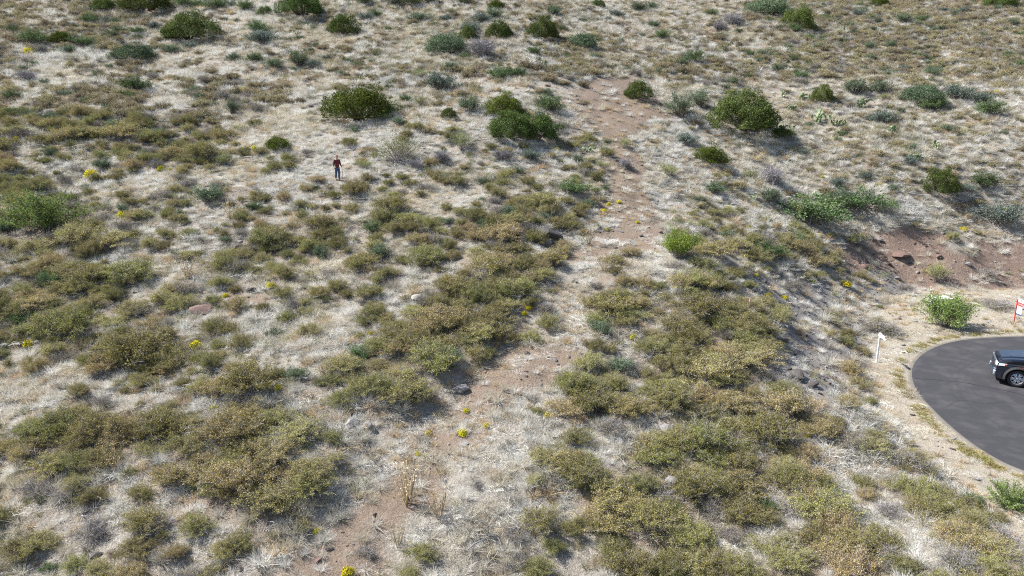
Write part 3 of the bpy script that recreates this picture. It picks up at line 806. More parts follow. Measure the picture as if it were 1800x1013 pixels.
for u, v, w, hf, kd, i, lab, ln in JUN:
    put('juniper_tree', JU[kd, i], u, v, w * 1.04, lab, 'juniper', GJ, h=w / 2 * hf * .88, parts=('crown', 'trunk'), land=ln)
LAND += [('the walking person', 592, 300), ('the white sign post', 1545, 612), ('the red sign post', 1786, 548), ('the black truck', 1775, 650),
         ('the dark ledge boulder', 965, 408), ('the tilted slab rock', 735, 522), ('the round grey boulder', 1185, 845), ('the grey rock pair', 630, 742),
         ('the bright green bush', 1195, 435), ('the feathery mesquite', 70, 380), ('the wooden stake', 1315, 530), ('the leafless grey bush', 848, 90),
         ('the white utility box', 1650, 525), ('the sprawling thicket', 1470, 380), ('the flat bank boulder', 1581, 447), ('the biggest yellow bush', 1487, 496),
         ('the bottom-edge yellow bush', 612, 1003), ('the tall dead stalks', 715, 860), ('the white scrap', 1667, 900), ('the rock in the grassy gap', 1090, 768),
         ('the wet-dark stone', 440, 510), ('the fan of white grass', 640, 945), ('the lime tree', 698, 270), ('the roadside feathery bush', 1775, 860),
         ('the left-edge yellow bush', 50, 608), ('the lower-left yellow bushes', 430, 700), ('the flat reddish rock', 357, 547), ('the seed-head stalks', 205, 820),
         ('the bottom left corner stone', 170, 978), ('the lower right dark stone', 1345, 876), ('the bottom white grass clump', 1250, 975), ('the leaning grass clump', 975, 905),
         ('the big slope grass clump', 1455, 635), ('the yellow bush on the track', 962, 734), ('the lower yellow pair', 1440, 775), ('the upper-left yellow bush', 215, 382), ('the yellow bush in grey grass', 475, 503)]

# ------------------------------------------------------------------ green, grey and lime shrubs
M['leafy'] = plant_mat('leafy_green', [(.07, .12, .03), (.14, .21, .06), (.22, .31, .09), (.30, .36, .15)], hue=.01, transl=.3)
GSH = [  # u, base v, width, kind, variant, look, explicit label or None
 (68, 415, 150, 'mesquite', 0, 'feathery bright mesquite with open branches over dark shrubs at the left edge'),
 (1196, 458, 84, 'bright', 0, 'vivid bright green bush beside the bare red track'),
 (848, 102, 62, 'bare', 0, 'leafless grey bush tangled in front of two junipers'),
 (698, 291, 74, 'lime', 0, 'airy lime yellow palo verde on pale grass right of the walking person'),
 (812, 268, 50, 'lime', 1, 'smaller airy lime tree with visible trunk below the double juniper'),
 (1436, 408, 150, 'green', 0, 'sprawling blue-green thicket above the cutting, largest clump'),
 (1520, 380, 112, 'green', 1, 'green end of the sprawling thicket above the cutting'),
 (1674, 580, 108, 'greygreen', 0, 'leafy green bush in front of the white utility box by the asphalt'),
 (1652, 502, 56, 'lime', 1, 'thin yellow green bush just uphill of the white utility box'),
 (1788, 902, 100, 'mesquite', 1, 'dark green upright feathery bush at the right edge near the asphalt'),
 (1399, 382, 34, 'lime', 0, 'lime coloured clump at the left end of the sprawling thicket'),
]
KEY = []
for k, (u, v, w, kd, i, lab) in enumerate(GSH):
    nm = {'mesquite': 'mesquite_tree', 'lime': 'palo_verde_tree', 'bare': 'bare_bush'}.get(kd, 'green_shrub')
    protos = SH[kd, i]
    if k == 7:
        protos = shrub_meshes('leafy_bush', M['leafy'], M['twig'], 1.0, 1.1, 90, 13000, .045, 71, jit=.06, lob=.3, flat=.45)
    if k == 9 or k == 0:
        protos = shrub_meshes('feathery_mesquite', M['leafy'], M['twig'], 1.0, 1.0, 60, 10000, .05, 77 + k, s0=.22, jit=.05, twigw=.014, upright=.9, lob=.35, aspect=.4)
    put(nm, protos, u, v, w, lab, 'tree' if 'tree' in nm else 'bush', 'green and grey bushes of the slope', h=w / 2 * ({1: 1.3, 7: .98, 5: .62, 6: .62}.get(k, .95) if kd not in ('mesquite', 'bright', 'lime') else (1.3 if kd == 'bright' else 1.08)))
G2 = [  # u, base v, width, kind
 (55, 82, 52, 'green'), (141, 82, 42, 'green'), (118, 96, 30, 'greygreen'), (462, 82, 62, 'blue'), (450, 60, 40, 'green'), (236, 163, 58, 'green'), (408, 204, 36, 'mesquite'), (785, 38, 30, 'blue'),
 (775, 162, 66, 'blue'), (880, 141, 50, 'green'), (910, 139, 40, 'green'), (966, 199, 62, 'green'), (823, 199, 48, 'greygreen'), (1080, 33, 36, 'blue'), (1122, 22, 40, 'greygreen'), (1145, 18, 26, 'greygreen'),
 (1195, 210, 56, 'mesquite'), (1233, 194, 50, 'mesquite'), (1206, 257, 50, 'blue'), (1258, 346, 50, 'greygreen'), (1177, 314, 46, 'lime'), (1414, 276, 30, 'blue'), (1473, 335, 42, 'blue'),
 (1554, 219, 58, 'blue'), (1505, 169, 56, 'greygreen'), (1548, 168, 44, 'greygreen'), (1695, 178, 60, 'blue'), (1728, 184, 50, 'blue'), (1645, 194, 46, 'green'), (1743, 207, 58, 'green'),
 (1645, 136, 40, 'greygreen'), (1590, 126, 22, 'blue'), (1512, 29, 30, 'blue'), (1659, 22, 22, 'blue'), (1698, 24, 24, 'blue'), (1590, 42, 34, 'greygreen'), (1356, 361, 46, 'greygreen'),
 (1765, 408, 78, 'blue'), (1736, 340, 52, 'green'), (1702, 344, 34, 'blue'), (1008, 346, 62, 'green'), (933, 284, 44, 'blue'), (1015, 290, 34, 'greygreen'), (362, 362, 70, 'greygreen'), (393, 293, 38, 'lime'),
 (318, 15, 40, 'green'), (345, 14, 30, 'green'), (378, 18, 44, 'green'), (428, 20, 40, 'green'), (405, 14, 28, 'blue'), (640, 10, 42, 'green'), (690, 10, 40, 'blue'), (722, 12, 50, 'green'), (752, 8, 40, 'green'),
 (815, 8, 30, 'green'), (735, 40, 40, 'greygreen'), (845, 42, 40, 'blue'), (868, 36, 40, 'greygreen'), (640, 38, 34, 'blue'), (660, 30, 26, 'green'), (975, 28, 40, 'greygreen'), (480, 122, 40, 'greygreen'),
 (410, 110, 30, 'greygreen'), (445, 112, 36, 'green'), (522, 120, 46, 'greygreen'), (550, 122, 34, 'blue'), (575, 107, 20, 'blue'), (300, 96, 34, 'greygreen'), (330, 88, 32, 'blue'), (240, 60, 28, 'green'), (200, 44, 26, 'greygreen'),
 (155, 42, 34, 'green'), (268, 54, 30, 'blue'), (1222, 112, 40, 'green'), (1205, 112, 26, 'green'), (1340, 100, 26, 'greygreen'), (1410, 140, 34, 'green'), (1370, 128, 26, 'greygreen'), (1320, 100, 22, 'green'),
 (1530, 88, 30, 'greygreen'), (1566, 86, 26, 'greygreen'), (1400, 58, 30, 'green'), (1250, 28, 30, 'green'), (1480, 240, 20, 'green'), (1600, 293, 30, 'blue'), (1522, 320, 32, 'blue'), (1640, 195, 40, 'green'),
 (1667, 232, 30, 'greygreen'), (714, 118, 16, 'blue'), (690, 120, 12, 'green'), (740, 190, 30, 'lime'), (830, 180, 22, 'lime'), (740, 138, 28, 'lime'), (940, 100, 30, 'green'), (1165, 70, 34, 'green'), (1150, 50, 26, 'greygreen'),
 (500, 262, 12, 'lime'), (1300, 60, 20, 'greygreen'), (1425, 226, 24, 'greygreen'), (825, 62, 50, 'blue'), (485, 266, 46, 'juni'), (300, 352, 20, 'lime'), (390, 290, 30, 'lime'), (640, 300, 30, 'lime'),
 (890, 170, 20, 'lime'), (1555, 178, 20, 'lime'), (1100, 262, 30, 'lime'), (1500, 610, 14, 'lime'), (1060, 300, 30, 'lime'), (1320, 318, 30, 'lime'), (980, 232, 30, 'green'), (1470, 378, 60, 'green'), (1490, 362, 50, 'blue'),
 (884, 285, 36, 'bare'), (1360, 329, 52, 'bare'), (45, 145, 36, 'bare'), (776, 290, 34, 'bare'), (1100, 298, 30, 'bare'), (730, 298, 26, 'bare'), (1290, 46, 40, 'bare'), (1265, 56, 30, 'bare'), (970, 75, 20, 'brown'),
 (330, 330, 34, 'brown'), (1615, 230, 18, 'brown'), (1595, 515, 40, 'brown'), (1738, 490, 40, 'brown'), (1760, 545, 64, 'brown'), (1560, 590, 80, 'brown'), (1395, 510, 40, 'brown'), (60, 880, 80, 'brown'),
 (640, 985, 50, 'brown'), (1350, 300, 24, 'brown'), (1290, 955, 60, 'brown'), (840, 860, 30, 'brown')]
LOOK = {'green': 'leafy green shrub', 'blue': 'dull blue-green shrub', 'greygreen': 'grey-green shrub', 'mesquite': 'small open-branched grey-green mesquite', 'lime': 'pale lime shrub',
        'bare': 'leafless grey bush', 'brown': 'brownish half-bare bush', 'juni': 'vivid yellow-green low shrub'}
rel_items = []
cnt = {}
for u, v, w, kd in G2:
    k2 = kd if kd != 'juni' else 'green'
    i = cnt.get(k2, 0); cnt[k2] = i + 1
    nv = len([1 for q in SH if q[0] == k2])
    x = put({'mesquite': 'mesquite_tree', 'bare': 'bare_bush', 'brown': 'brown_bush', 'lime': 'lime_shrub'}.get(kd, 'green_shrub'), SH[k2, i % nv] if kd != 'juni' else JU['lime', 0], u, v, w * (1.12 if v > 30 else 1), '', 'bush', LOOK[kd] + 's among the others on the slope',
            h=w / 2 * (.92 if kd not in ('mesquite', 'lime') else 1.0) * random.uniform(.85, 1.15))
    rel_items.append((x, LOOK[kd], u, v))

# ------------------------------------------------------------------ prickly pears
def pear_meshes(seed):
    rng = np.random.default_rng(seed)
    V = []; F = []; T = []; o = 0
    def pad(c, d, nrm, r):
        nonlocal o
        s = np.cross(d, nrm); k = 9; rings = []
        for sgn, sc_ in ((-1, .72), (0, 1.0), (1, .72)):
            for j in range(k):
                a = 2 * math.pi * j / k
                rings.append(c + d * r * (1 + math.cos(a) * sc_) + s * r * .78 * math.sin(a) * sc_ + nrm * sgn * r * .13)
        V.extend(rings); b = o
        for q in (0, 1):
            for j in range(k): F.append([b + q * k + j, b + q * k + (j + 1) % k, b + (q + 1) * k + (j + 1) % k, b + (q + 1) * k + j])
        V.append(c + d * r - nrm * r * .16); V.append(c + d * r + nrm * r * .16)
        for j in range(k): T.append([b + (j + 1) % k, b + j, b + 3 * k]); T.append([b + 2 * k + j, b + 2 * k + (j + 1) % k, b + 3 * k + 1])
        o += 3 * k + 2
        return c + d * r * 1.85
    for _ in range(9):
        a = rng.uniform(0, 6.28); q = rng.uniform(0, .55)
        c = np.array([math.cos(a) * q, math.sin(a) * q, -.03]); d = unit(np.array([[math.cos(a) * .5 * q + rng.normal(0, .25), math.sin(a) * .5 * q + rng.normal(0, .25), 1.0]]))[0]
        for lvl in range(rng.integers(2, 4)):
            nrm = unit(np.cross(d, rng.normal(size=3))[None])[0]
            r = .17 * rng.uniform(.75, 1.1)
            e = pad(c, d, nrm, r)
            if rng.random() < .6: pad(c + d * r * 1.5, unit((d + rng.normal(size=3) * .8)[None])[0], nrm, r * .8)
            c = e; d = unit((d + rng.normal(size=3) * .55 + np.array([0, 0, .2]))[None])[0]
    return mesh_of('pads', np.array(V), [np.array(F), np.array(T)], M['cactus'], smooth=True)
PP = [pear_meshes(600 + i) for i in range(3)]
for k, (u, v, w) in enumerate([(1378, 172, 16), (1441, 215, 30), (1471, 222, 24), (1515, 190, 26), (1376, 232, 28), (1390, 194, 18), (1567, 232, 18), (1646, 262, 20), (1611, 281, 22), (957, 119, 18), (1434, 350, 24), (1036, 268, 20), (1412, 176, 18), (1478, 56, 14), (1322, 352, 18), (540, 46, 12), (526, 64, 14)]):
    x, y, z, t = at(u, v); R = w * t / FPX / 2 * 1.5
    o = link('prickly_pear', PP[k % 3], None, (x, y, z), category='cactus', group='prickly pears scattered over the slope', label='')
    o.scale = (R * 1.15, R * 1.15, R * 1.15); o.rotation_euler = (0, 0, k * 1.7)
    rel_items.append((o, 'pale green prickly pear', u, v)); TAKEN.append((x, y, R))

# ------------------------------------------------------------------ yellow flowering bushes
def flower_meshes(seed):
    rng = np.random.default_rng(seed); n = 620
    ph = rng.uniform(0, 6.28, n); ct = rng.uniform(.05, 1, n); st = np.sqrt(1 - ct ** 2)
    P = np.stack([np.cos(ph) * st, np.sin(ph) * st, ct * .85], 1) * (rng.uniform(.8, 1.04, n) * (1 + .15 * np.sin(ph * 3 + seed)))[:, None]; P[:, 2] += .08
    N = unit(P + rng.normal(size=(n, 3)) * .5)
    V, F = kites(P, N, .13 * rng.uniform(.6, 1.3, n), .11, rng)
    f = mesh_of('flower_heads', V, F, M['yellow'])
    m = 260
    ph = rng.uniform(0, 6.28, m); ct = rng.uniform(.0, 1, m); st = np.sqrt(1 - ct ** 2)
    E = np.stack([np.cos(ph) * st, np.sin(ph) * st, ct * .85 + .08], 1) * rng.uniform(.7, .98, (m, 1))
    P = np.stack([E * .05, E * .5 + rng.normal(0, .04, E.shape), E], 1)
    V, F = ribbons(P, np.full((m, 3), .035), rng)
    return f, mesh_of('stalks', V, F, M['fl_stem'])
FL = [flower_meshes(i) for i in range(3)]
FLW = [(1487, 503, 19), (612, 1010, 26), (1428, 497, 11), (1309, 453, 13), (1282, 366, 10), (1287, 376, 10), (1315, 400, 9), (1352, 458, 11), (1322, 446, 9), (1330, 484, 8), (1395, 456, 9), (1350, 520, 11), (1380, 525, 12), (1440, 415, 10), (1459, 415, 10),
 (1693, 406, 14), (215, 382, 19), (1070, 361, 10), (1061, 373, 12), (1088, 357, 10), (1067, 405, 9), (985, 352, 9), (993, 455, 13), (922, 553, 12), (929, 543, 13), (1060, 528, 16), (1113, 595, 15), (475, 505, 18), (397, 522, 13), (345, 612, 24), (50, 608, 20),
 (488, 685, 18), (376, 722, 19), (651, 588, 12), (820, 724, 13), (962, 734, 18), (813, 764, 20), (855, 750, 13), (753, 764, 13), (735, 799, 11), (744, 803, 9), (1419, 768, 12), (1460, 787, 9), (556, 936, 16), (284, 300, 15), (427, 159, 11), (448, 263, 14), (550, 220, 9), (50, 94, 18),
 (160, 312, 24), (298, 300, 10), (1062, 352, 8), (1545, 326, 9), (1463, 246, 9), (1487, 225, 7), (1370, 254, 6), (1446, 312, 7), (192, 176, 7), (30, 246, 12), (6, 246, 9), (1770, 370, 10), (1030, 420, 8), (1120, 392, 8), (1752, 162, 7), (1185, 400, 8), (940, 760, 8), (1670, 545, 7)]
for k, (u, v, w) in enumerate(FLW):
    x, y, z, t = at(u, v); R = w * t / FPX / 2 * 1.05
    o = empty('yellow_flower_bush', (x, y, z - .02), k * 2.1, (R, R, R * 1.15), category='flowering bush', group='yellow flowering bushes dotted over the slope', label='')
    link('flower_heads', FL[k % 3][0], o); link('stalks', FL[k % 3][1], o)
    if k == 0: o['label'] = 'biggest bright yellow bush, on the grey slope above the white sign post'
    elif k == 1: o['label'] = 'bright yellow bush at the bottom edge on bare soil'
    else: rel_items.append((o, 'small yellow flowering bush', u, v))
    TAKEN.append((x, y, R))

# ------------------------------------------------------------------ rocks that can be picked out
RKS = [(965, 416, 46, 'dark', .5, 'dark ledge boulder with black shadow beside the dried track'), (998, 414, 22, 'dark', .5, 'smaller dark block against the dark ledge boulder'), (735, 526, 28, 'pale', .55, 'pale tilted slab rock with dark hollow beneath, in the left shrubs'),
 (442, 513, 18, 'dark', .7, 'wet-dark angular stone in grass in the left part'), (357, 547, 40, 'red', .35, 'flat reddish rock lying in grey grass at left'), (805, 686, 30, 'grey', .5, 'grey rock half under shrubs at the edge of the bare track'), (620, 748, 24, 'pale', .8, 'upright pale rock under dark shrubs, taller of a pair'),
 (648, 748, 20, 'grey', .7, 'shorter grey rock of the pair under dark shrubs'), (1185, 853, 26, 'grey', .95, 'round grey boulder among olive shrubs in the lower right'), (1091, 778, 16, 'grey', .8, 'small grey rock in a grassy gap below the middle'), (170, 978, 18, 'dark', .7, 'dark stone near the bottom left corner'),
 (1284, 492, 18, 'dark', .8, 'dark stone at the top of the rocky cut slope'), (1582, 450, 28, 'red', .35, 'flat boulder sticking out of the red cut bank'), (1563, 466, 9, 'dark', .9, 'small dark stone below the flat bank boulder'), (1548, 425, 9, 'dark', .9, 'small dark stone on the lip of the red cut bank'),
 (1702, 466, 12, 'grey', .7, 'grey stone in the middle of the red cut bank'), (1345, 876, 12, 'dark', .9, 'dark stone among rusty shrubs in the lower right'), (415, 437, 26, 'dark', .5, 'dark rock under olive shrubs below the dead branches'), (575, 455, 16, 'dark', .6, 'low dark stone among shrubs left of the middle'),
 (170, 112, 12, 'grey', .6, 'grey rock by a strip of pale grass at upper left'), (725, 603, 18, 'red', .6, 'brown rock in leaf litter left of the track'), (1010, 497, 10, 'dark', .7, 'small dark stone on the dried track'), (1055, 375, 9, 'red', .8, 'small red stone by yellow bushes at the edge of the bare track'),
 (806, 163, 12, 'pale', .6, 'pale stone uphill of the double juniper'), (725, 202, 10, 'pale', .6, 'pale stone between the olive and double junipers'), (1760, 498, 10, 'pale', .6, 'pale stone on the earth above the red sign post'), (1165, 915, 10, 'dark', .8, 'dark stone near the bottom in olive shrubs'),
 (1170, 755, 24, 'grey', .5, 'grey rock between two olive shrubs right of the track'), (1125, 680, 26, 'grey', .4, 'flat grey rock in olive shrubs right of the bare track'), (1650, 452, 12, 'red', .7, 'brown stone in the red cut bank'), (1520, 470, 14, 'red', .6, 'brown stone at the dark end of the cut bank'), (1190, 700, 14, 'dark', .6, 'dark stone under shrubs right of the track'),
 (1340, 545, 16, 'dark', .6, 'dark stone on the cut slope beside the wooden stake'), (1372, 600, 24, 'dark', .5, 'dark rock on the crest of the cut slope'), (1400, 660, 34, 'dark', .45, 'long dark rock ledge low on the cut slope'), (1430, 678, 26, 'dark', .5, 'dark rock at the foot of the long ledge'), (1363, 560, 16, 'grey', .5, 'grey rock on the upper cut slope'),
 (830, 575, 20, 'dark', .5, 'dark rock in shade under shrubs left of the dried track'), (890, 556, 18, 'dark', .5, 'dark rock below shrubs beside two yellow bushes'), (960, 432, 26, 'dark', .6, 'dark rock just downhill of the ledge boulder'), (1020, 402, 14, 'dark', .5, 'small dark rock right of the ledge boulder'), (560, 985, 14, 'red', .5, 'red stone on bare soil by the bottom-edge yellow bush'),
 (350, 700, 22, 'dark', .6, 'dark rock between olive bushes by a yellow bush'), (885, 338, 10, 'dark', .6, 'tiny dark stone on the grass above the ledge'), (1575, 490, 12, 'grey', .5, 'grey stone low on the cut bank'), (600, 330, 10, 'grey', .5, 'grey stone near the walking person')]
for k, (u, v, w, kd, hf, lab) in enumerate(RKS):
    x, y, z, t = at(u, v); R = w * t / FPX / 2 * 1.35
    o = link('rock', RK[kd][k % 3], None, (x, y, z + R * hf * .25), label=lab, category='rock', group='rocks on the slope')
    o.scale = (R * 1.05, R * .95, R * hf * 1.5); o.rotation_euler = (random.uniform(-.15, .15), random.uniform(-.2, .2), random.uniform(0, 6.28) if hf < 1 else .4)
    TAKEN.append((x, y, R * .7))

# ------------------------------------------------------------------ grass fans and dead stalks that stand out
FAN = [tuft_mesh('grass_fan', M['straw'], 320, .34, .8, .55, .5, .008, 700 + i, 5) for i in range(3)]
FANS = [(640, 950, 46, 'white fan of dry grass standing on bare soil near the bottom'), (1018, 473, 36, 'pale round grass tuft on the dried track, left of a pair'), (1053, 477, 38, 'pale round grass tuft on the dried track, right of a pair'), (1455, 640, 58, 'big pale grass clump on the cut slope left of the sign post'),
 (1447, 563, 56, 'pale grass clump on the upper cut slope'), (1505, 582, 32, 'pale grass clump uphill of the white sign post'), (860, 890, 66, 'drooping grey grass clump in the lower middle'), (975, 910, 56, 'grass clump leaning over at the edge of olive shrubs near the bottom'), (930, 632, 30, 'small tan grass tuft on bare soil of the track'),
 (765, 648, 26, 'tan grass tuft in the shade of shrubs left of the track'), (1740, 492, 26, 'grass tuft on the red cut bank'), (1600, 520, 32, 'dry grass clump at the foot of the cut bank'), (1465, 548, 36, 'grass clump below the big yellow bush'), (1065, 430, 40, 'pale grass tuft at the lower end of the red track'),
 (570, 950, 50, 'greyish grass clump beside the bottom bare soil'), (440, 910, 66, 'cream grass clump leaning in the lower left'), (1250, 975, 60, 'white grass clump at the bottom right of the middle'), (1060, 655, 0, ''), (1220, 940, 0, '')]
for k, (u, v, w, lab) in enumerate(FANS):
    if not w: continue
    x, y, z, t = at(u, v); R = w * t / FPX / 2 / .62
    o = link('grass_tuft', FAN[k % 3], None, (x, y, z), label=lab, category='grass clump', group='grass clumps that stand out'); o.scale = (R, R, R * (.85 if k != 6 else .6)); o.rotation_euler = (0, 0, k * 1.3)
    TAKEN.append((x, y, R * .4))
def stalk_meshes(seed, n=13):
    rng = np.random.default_rng(seed)
    tl = []; P = []
    for i in range(n):
        a = rng.uniform(0, 6.28); lean = rng.uniform(.05, .55); L = rng.uniform(.7, 1.1)
        d = np.array([math.cos(a) * math.sin(lean), math.sin(a) * math.sin(lean), math.cos(lean)])
        pts = [np.array([math.cos(a) * .05, math.sin(a) * .05, -.02])]
        for s in range(4): pts.append(pts[-1] + d * L / 4 + rng.normal(0, .015, 3))
        tl.append([(*p, .011 * (1 - .17 * j)) for j, p in enumerate(pts)])
        for s in range(1, 5):
            for q in range(2):
                e = pts[s] + unit((rng.normal(size=3) * .8 + d)[None])[0] * rng.uniform(.08, .2)
                tl.append([(*pts[s], .006), (*e, .003)])
                P += [e + rng.normal(0, .015, 3) for _ in range(1)]
    P = np.array(P); V, F = kites(P, unit(rng.normal(size=P.shape)), .035, .03, rng)
    return tubes_mesh('stalks', tl, M['tan_straw'], 4), mesh_of('seed_heads', V, F, M['cream'])
for k, (u, v, h, lab) in enumerate([(716, 888, 74, 'tall dead cream stalks standing on bare soil near the bottom'), (772, 912, 62, 'second clump of dead cream stalks beside the taller one'), (405, 385, 32, 'dead branching stalks between grass and olive shrubs at left'), (330, 490, 34, 'pale dead stalks left of a shrub in grey grass'),
                               (205, 830, 44, 'thin dead stalks with cream seed heads among lower left shrubs'), (1062, 478, 30, 'single dry stalk clump on the dried track'), (1680, 940, 0, ''), (1035, 430, 34, 'dead flower stalks below the yellow bushes of the track'), (700, 962, 40, 'flattened dead stalks near the bottom bare soil')]):
    if not h: continue
    x, y, z, t = at(u, v); s = h * t / FPX / .9
    o = empty('dead_stalks', (x, y, z), k, s, label=lab, category='dead plant', group='dead stalk plants')
    a_, b_ = stalk_meshes(800 + k); link('stalks', a_, o); link('seed_heads', b_, o)
    TAKEN.append((x, y, .2))

# ------------------------------------------------------------------ fallen grey branches
def branch_mesh(seed):
    rng = np.random.default_rng(seed); tl = []
    def grow(p, d, L, r, lv):
        pts = [p]
        for _ in range(4):
            d = unit((d + rng.normal(0, .28, 3) * np.array([1, 1, .5]))[None])[0]; q = pts[-1] + d * L / 4; q[2] = max(q[2], .02); pts.append(q)
        tl.append([(*a, r * (1 - .2 * i)) for i, a in enumerate(pts)])
        if lv:
            for i in (1, 2, 3, 4):
                grow(pts[i].copy(), unit((d + rng.normal(0, .9, 3) + np.array([0, 0, .3]))[None])[0], L * .5, r * .55, lv - 1)
    grow(np.array([-.5, 0, .05]), np.array([1, .1, .15]), 1.0, .03, 2)
    return tubes_mesh('dead_branch', tl, M['grey_twig'], 5)
for k, (u, v, w, lab) in enumerate([(398, 440, 50, 'fallen grey branch beside dark rock among olive shrubs at left'), (335, 492, 40, 'bleached branch below pale dead stalks in grey grass'), (455, 888, 0, ''), (1068, 862, 50, 'twisted grey branch between pale grass and olive shrubs, right of the middle bottom'),
        (60, 835, 50, 'bleached stick lying in grass near the left edge'), (150, 918, 60, 'long pale branch on debris near the bottom left corner'), (835, 950, 60, 'flattened pale branches on bare soil near the bottom middle'), (1520, 905, 46, 'grey dead branch in pale grass near the lower right'),
        (640, 800, 50, 'dark grey branch at the foot of shrubs left of the lower track'), (1215, 770, 50, 'bare grey branch sticking out of olive shrubs in the lower right'), (245, 760, 46, 'bare grey branch in the lower left shrubs'), (1120, 640, 44, 'bare grey branch in shrubs just right of the track')]):
    if not w: continue
    x, y, z, t = at(u, v); s = w * t / FPX
    o = link('dead_branch', branch_mesh(950 + k), None, (x, y, z + .05), label=lab, category='dead branch', group='fallen dead branches')
    o.scale = (s, s, s); o.rotation_euler = (0, -.15, k * 2.3)
    TAKEN.append((x, y, s * .25))
# ------------------------------------------------------------------ the low shrub cover
TK = np.array(TAKEN)
def free(x, y, pad=0.0, k=.8):
    ok = np.ones(len(x), bool)
    for tx, ty, r in TK: ok &= np.hypot(x - tx, y - ty) > r * k + pad
    return ok
def field(step, y0, y1, rng):
    gx = np.arange(-82, 86, step); gy = np.arange(y0, y1, step)
    X, Y = np.meshgrid(gx, gy); X = X + rng.uniform(-.5, .5, X.shape) * step; Y = Y + rng.uniform(-.5, .5, X.shape) * step
    X, Y = X.ravel(), Y.ravel()
    Z = H(X, Y); u, v, t = w2p(X, Y, Z)
    m = (u > -110) & (u < 1910) & (v > -60) & (v < 1120)
    X, Y, Z, u, v, t = (a[m] for a in (X, Y, Z, u, v, t))
    c = cover(u, v, X, Y)
    r = poly_sd(ROADA, X, Y)
    m = r > .45
    return tuple(a[m] for a in (X, Y, Z, u, v, t, c))
def prob(c, vals): return np.array([vals.get(ch, 0) for ch in _CH])[c]
SHRUBS = []
BIG = [(95, 600, 130), (135, 505, 120), (215, 500, 120), (230, 650, 150), (90, 775, 110), (170, 785, 120), (280, 770, 120), (400, 790, 140), (520, 780, 120), (330, 860, 130), (430, 880, 150), (540, 860, 110), (250, 945, 90), (60, 545, 90), (300, 650, 110), (440, 700, 130),
 (684, 378, 84), (720, 395, 60), (620, 350, 70), (560, 410, 80), (590, 440, 60), (470, 440, 90), (300, 520, 60), (400, 475, 60), (370, 590, 60), (185, 440, 100), (130, 440, 100), (240, 390, 60), (948, 366, 80), (880, 430, 100), (950, 496, 70), (860, 490, 110), (800, 520, 100), (900, 520, 80), (770, 590, 110), (850, 600, 90), (720, 620, 110),
 (700, 720, 120), (640, 700, 100), (760, 660, 110), (690, 600, 80), (600, 660, 80), (1075, 560, 120), (1120, 545, 80), (1040, 730, 110), (1000, 740, 90), (1095, 720, 70), (1250, 455, 110), (1215, 510, 90), (1290, 440, 70), (1440, 475, 60), (1420, 455, 50), (1390, 440, 60), (1230, 560, 120), (1300, 580, 100), (1200, 600, 110), (1320, 650, 120), (1250, 680, 120), (1190, 720, 90),
 (1300, 730, 110), (1390, 740, 110), (1440, 770, 90), (1350, 790, 120), (1250, 800, 120), (1180, 800, 100), (1020, 860, 120), (1080, 900, 120), (1140, 950, 130), (1020, 830, 90), (1230, 890, 120), (1320, 880, 120), (1410, 860, 110), (1450, 920, 130), (1540, 800, 90), (1620, 880, 90), (1660, 910, 80), (1740, 970, 110), (1690, 960, 80), (1500, 990, 120), (1380, 990, 110), (1240, 1000, 110),
 (200, 250, 90), (120, 250, 80), (260, 248, 60), (390, 250, 56), (330, 290, 60), (60, 340, 70), (350, 285, 80), (290, 350, 40), (800, 330, 50), (640, 470, 70), (745, 470, 90), (1050, 620, 0)]
rng = np.random.default_rng(21)
for u, v, w in BIG:
    if not w: continue
    x, y, z, t = at(u, v); R = w * t / FPX / 2
    SHRUBS.append((x, y + R * .4, R * 1.05, u, v, t, 1e9 + w, 0))
X, Y, Z, u, v, t, c = field(.95, 14, 122, rng)
p = prob(c, dict(S=.90, s=.92, t=.98, m=.80, g=.12, k=.12, r=.02, d=.008, e=.03))
p = p * np.where(c == 3, .5 + vnoise(X, Y, 3.0, 51), 1)
far = sstep(46, 62, t)
keep = rng.random(len(X)) < p
keep &= free(X, Y, .25)
keep &= ~((u > 560) & (u < 625) & (v > 262) & (v < 330))
X, Y, Z, u, v, t, c = (a[keep] for a in (X, Y, Z, u, v, t, c))
R = np.where(c == 0, rng.uniform(.5, 1.08, len(X)), np.where(c == 2, rng.uniform(.5, 1.02, len(X)), rng.uniform(.28, .76, len(X))))
R = R * (1 - .05 * (t > 60))
for i in range(len(X)): SHRUBS.append((X[i], Y[i], R[i], u[i], v[i], t[i], R[i] / t[i] * FPX if (0 < u[i] < 1800 and 0 < v[i] < 1013) else 0, int(c[i])))
SHRUBS.sort(key=lambda s: -s[6])
near, rest = SHRUBS[:298], SHRUBS[298:]
for k, (x, y, R_, u_, v_, t_, pr_, c_) in enumerate(near):
    kind = 'olive'
    q = random.random()
    if c_ in (3, 4) and q < .5: kind = 'brown'
    elif q < .05 and R_ < .8: kind = 'brown'
    fm, sm = SH[kind, k % (6 if kind == 'olive' else 3)]
    hs = R_ * random.uniform(.55, .95) if R_ > .9 else R_ * random.uniform(.75, 1.15)
    o = empty('low_shrub', (x, y, float(H(x, y)) - .03), random.uniform(0, 6.28), (R_, R_ * random.uniform(.85, 1.1), hs), category='shrub', group='low olive shrubs that cover the slope', label='')
    link('foliage', fm, o); link('stems', sm, o)
    size = 'broad' if R_ > 1.0 else ('low' if R_ > .62 else 'small')
    rel_items.append((o, size + (' olive-brown shrub' if kind == 'olive' else ' greyish brown shrub'), u_, v_))
rs = np.array([[a[0], a[1], a[2], a[5], a[7]] for a in rest])
z = H(rs[:, 0], rs[:, 1]) - .03
idx = np.where(rs[:, 3] < 58, RNG.integers(0, 6, len(rs)), RNG.integers(6, 10, len(rs)))
idx = np.where(RNG.random(len(rs)) < .16, RNG.integers(10, 13, len(rs)), idx)
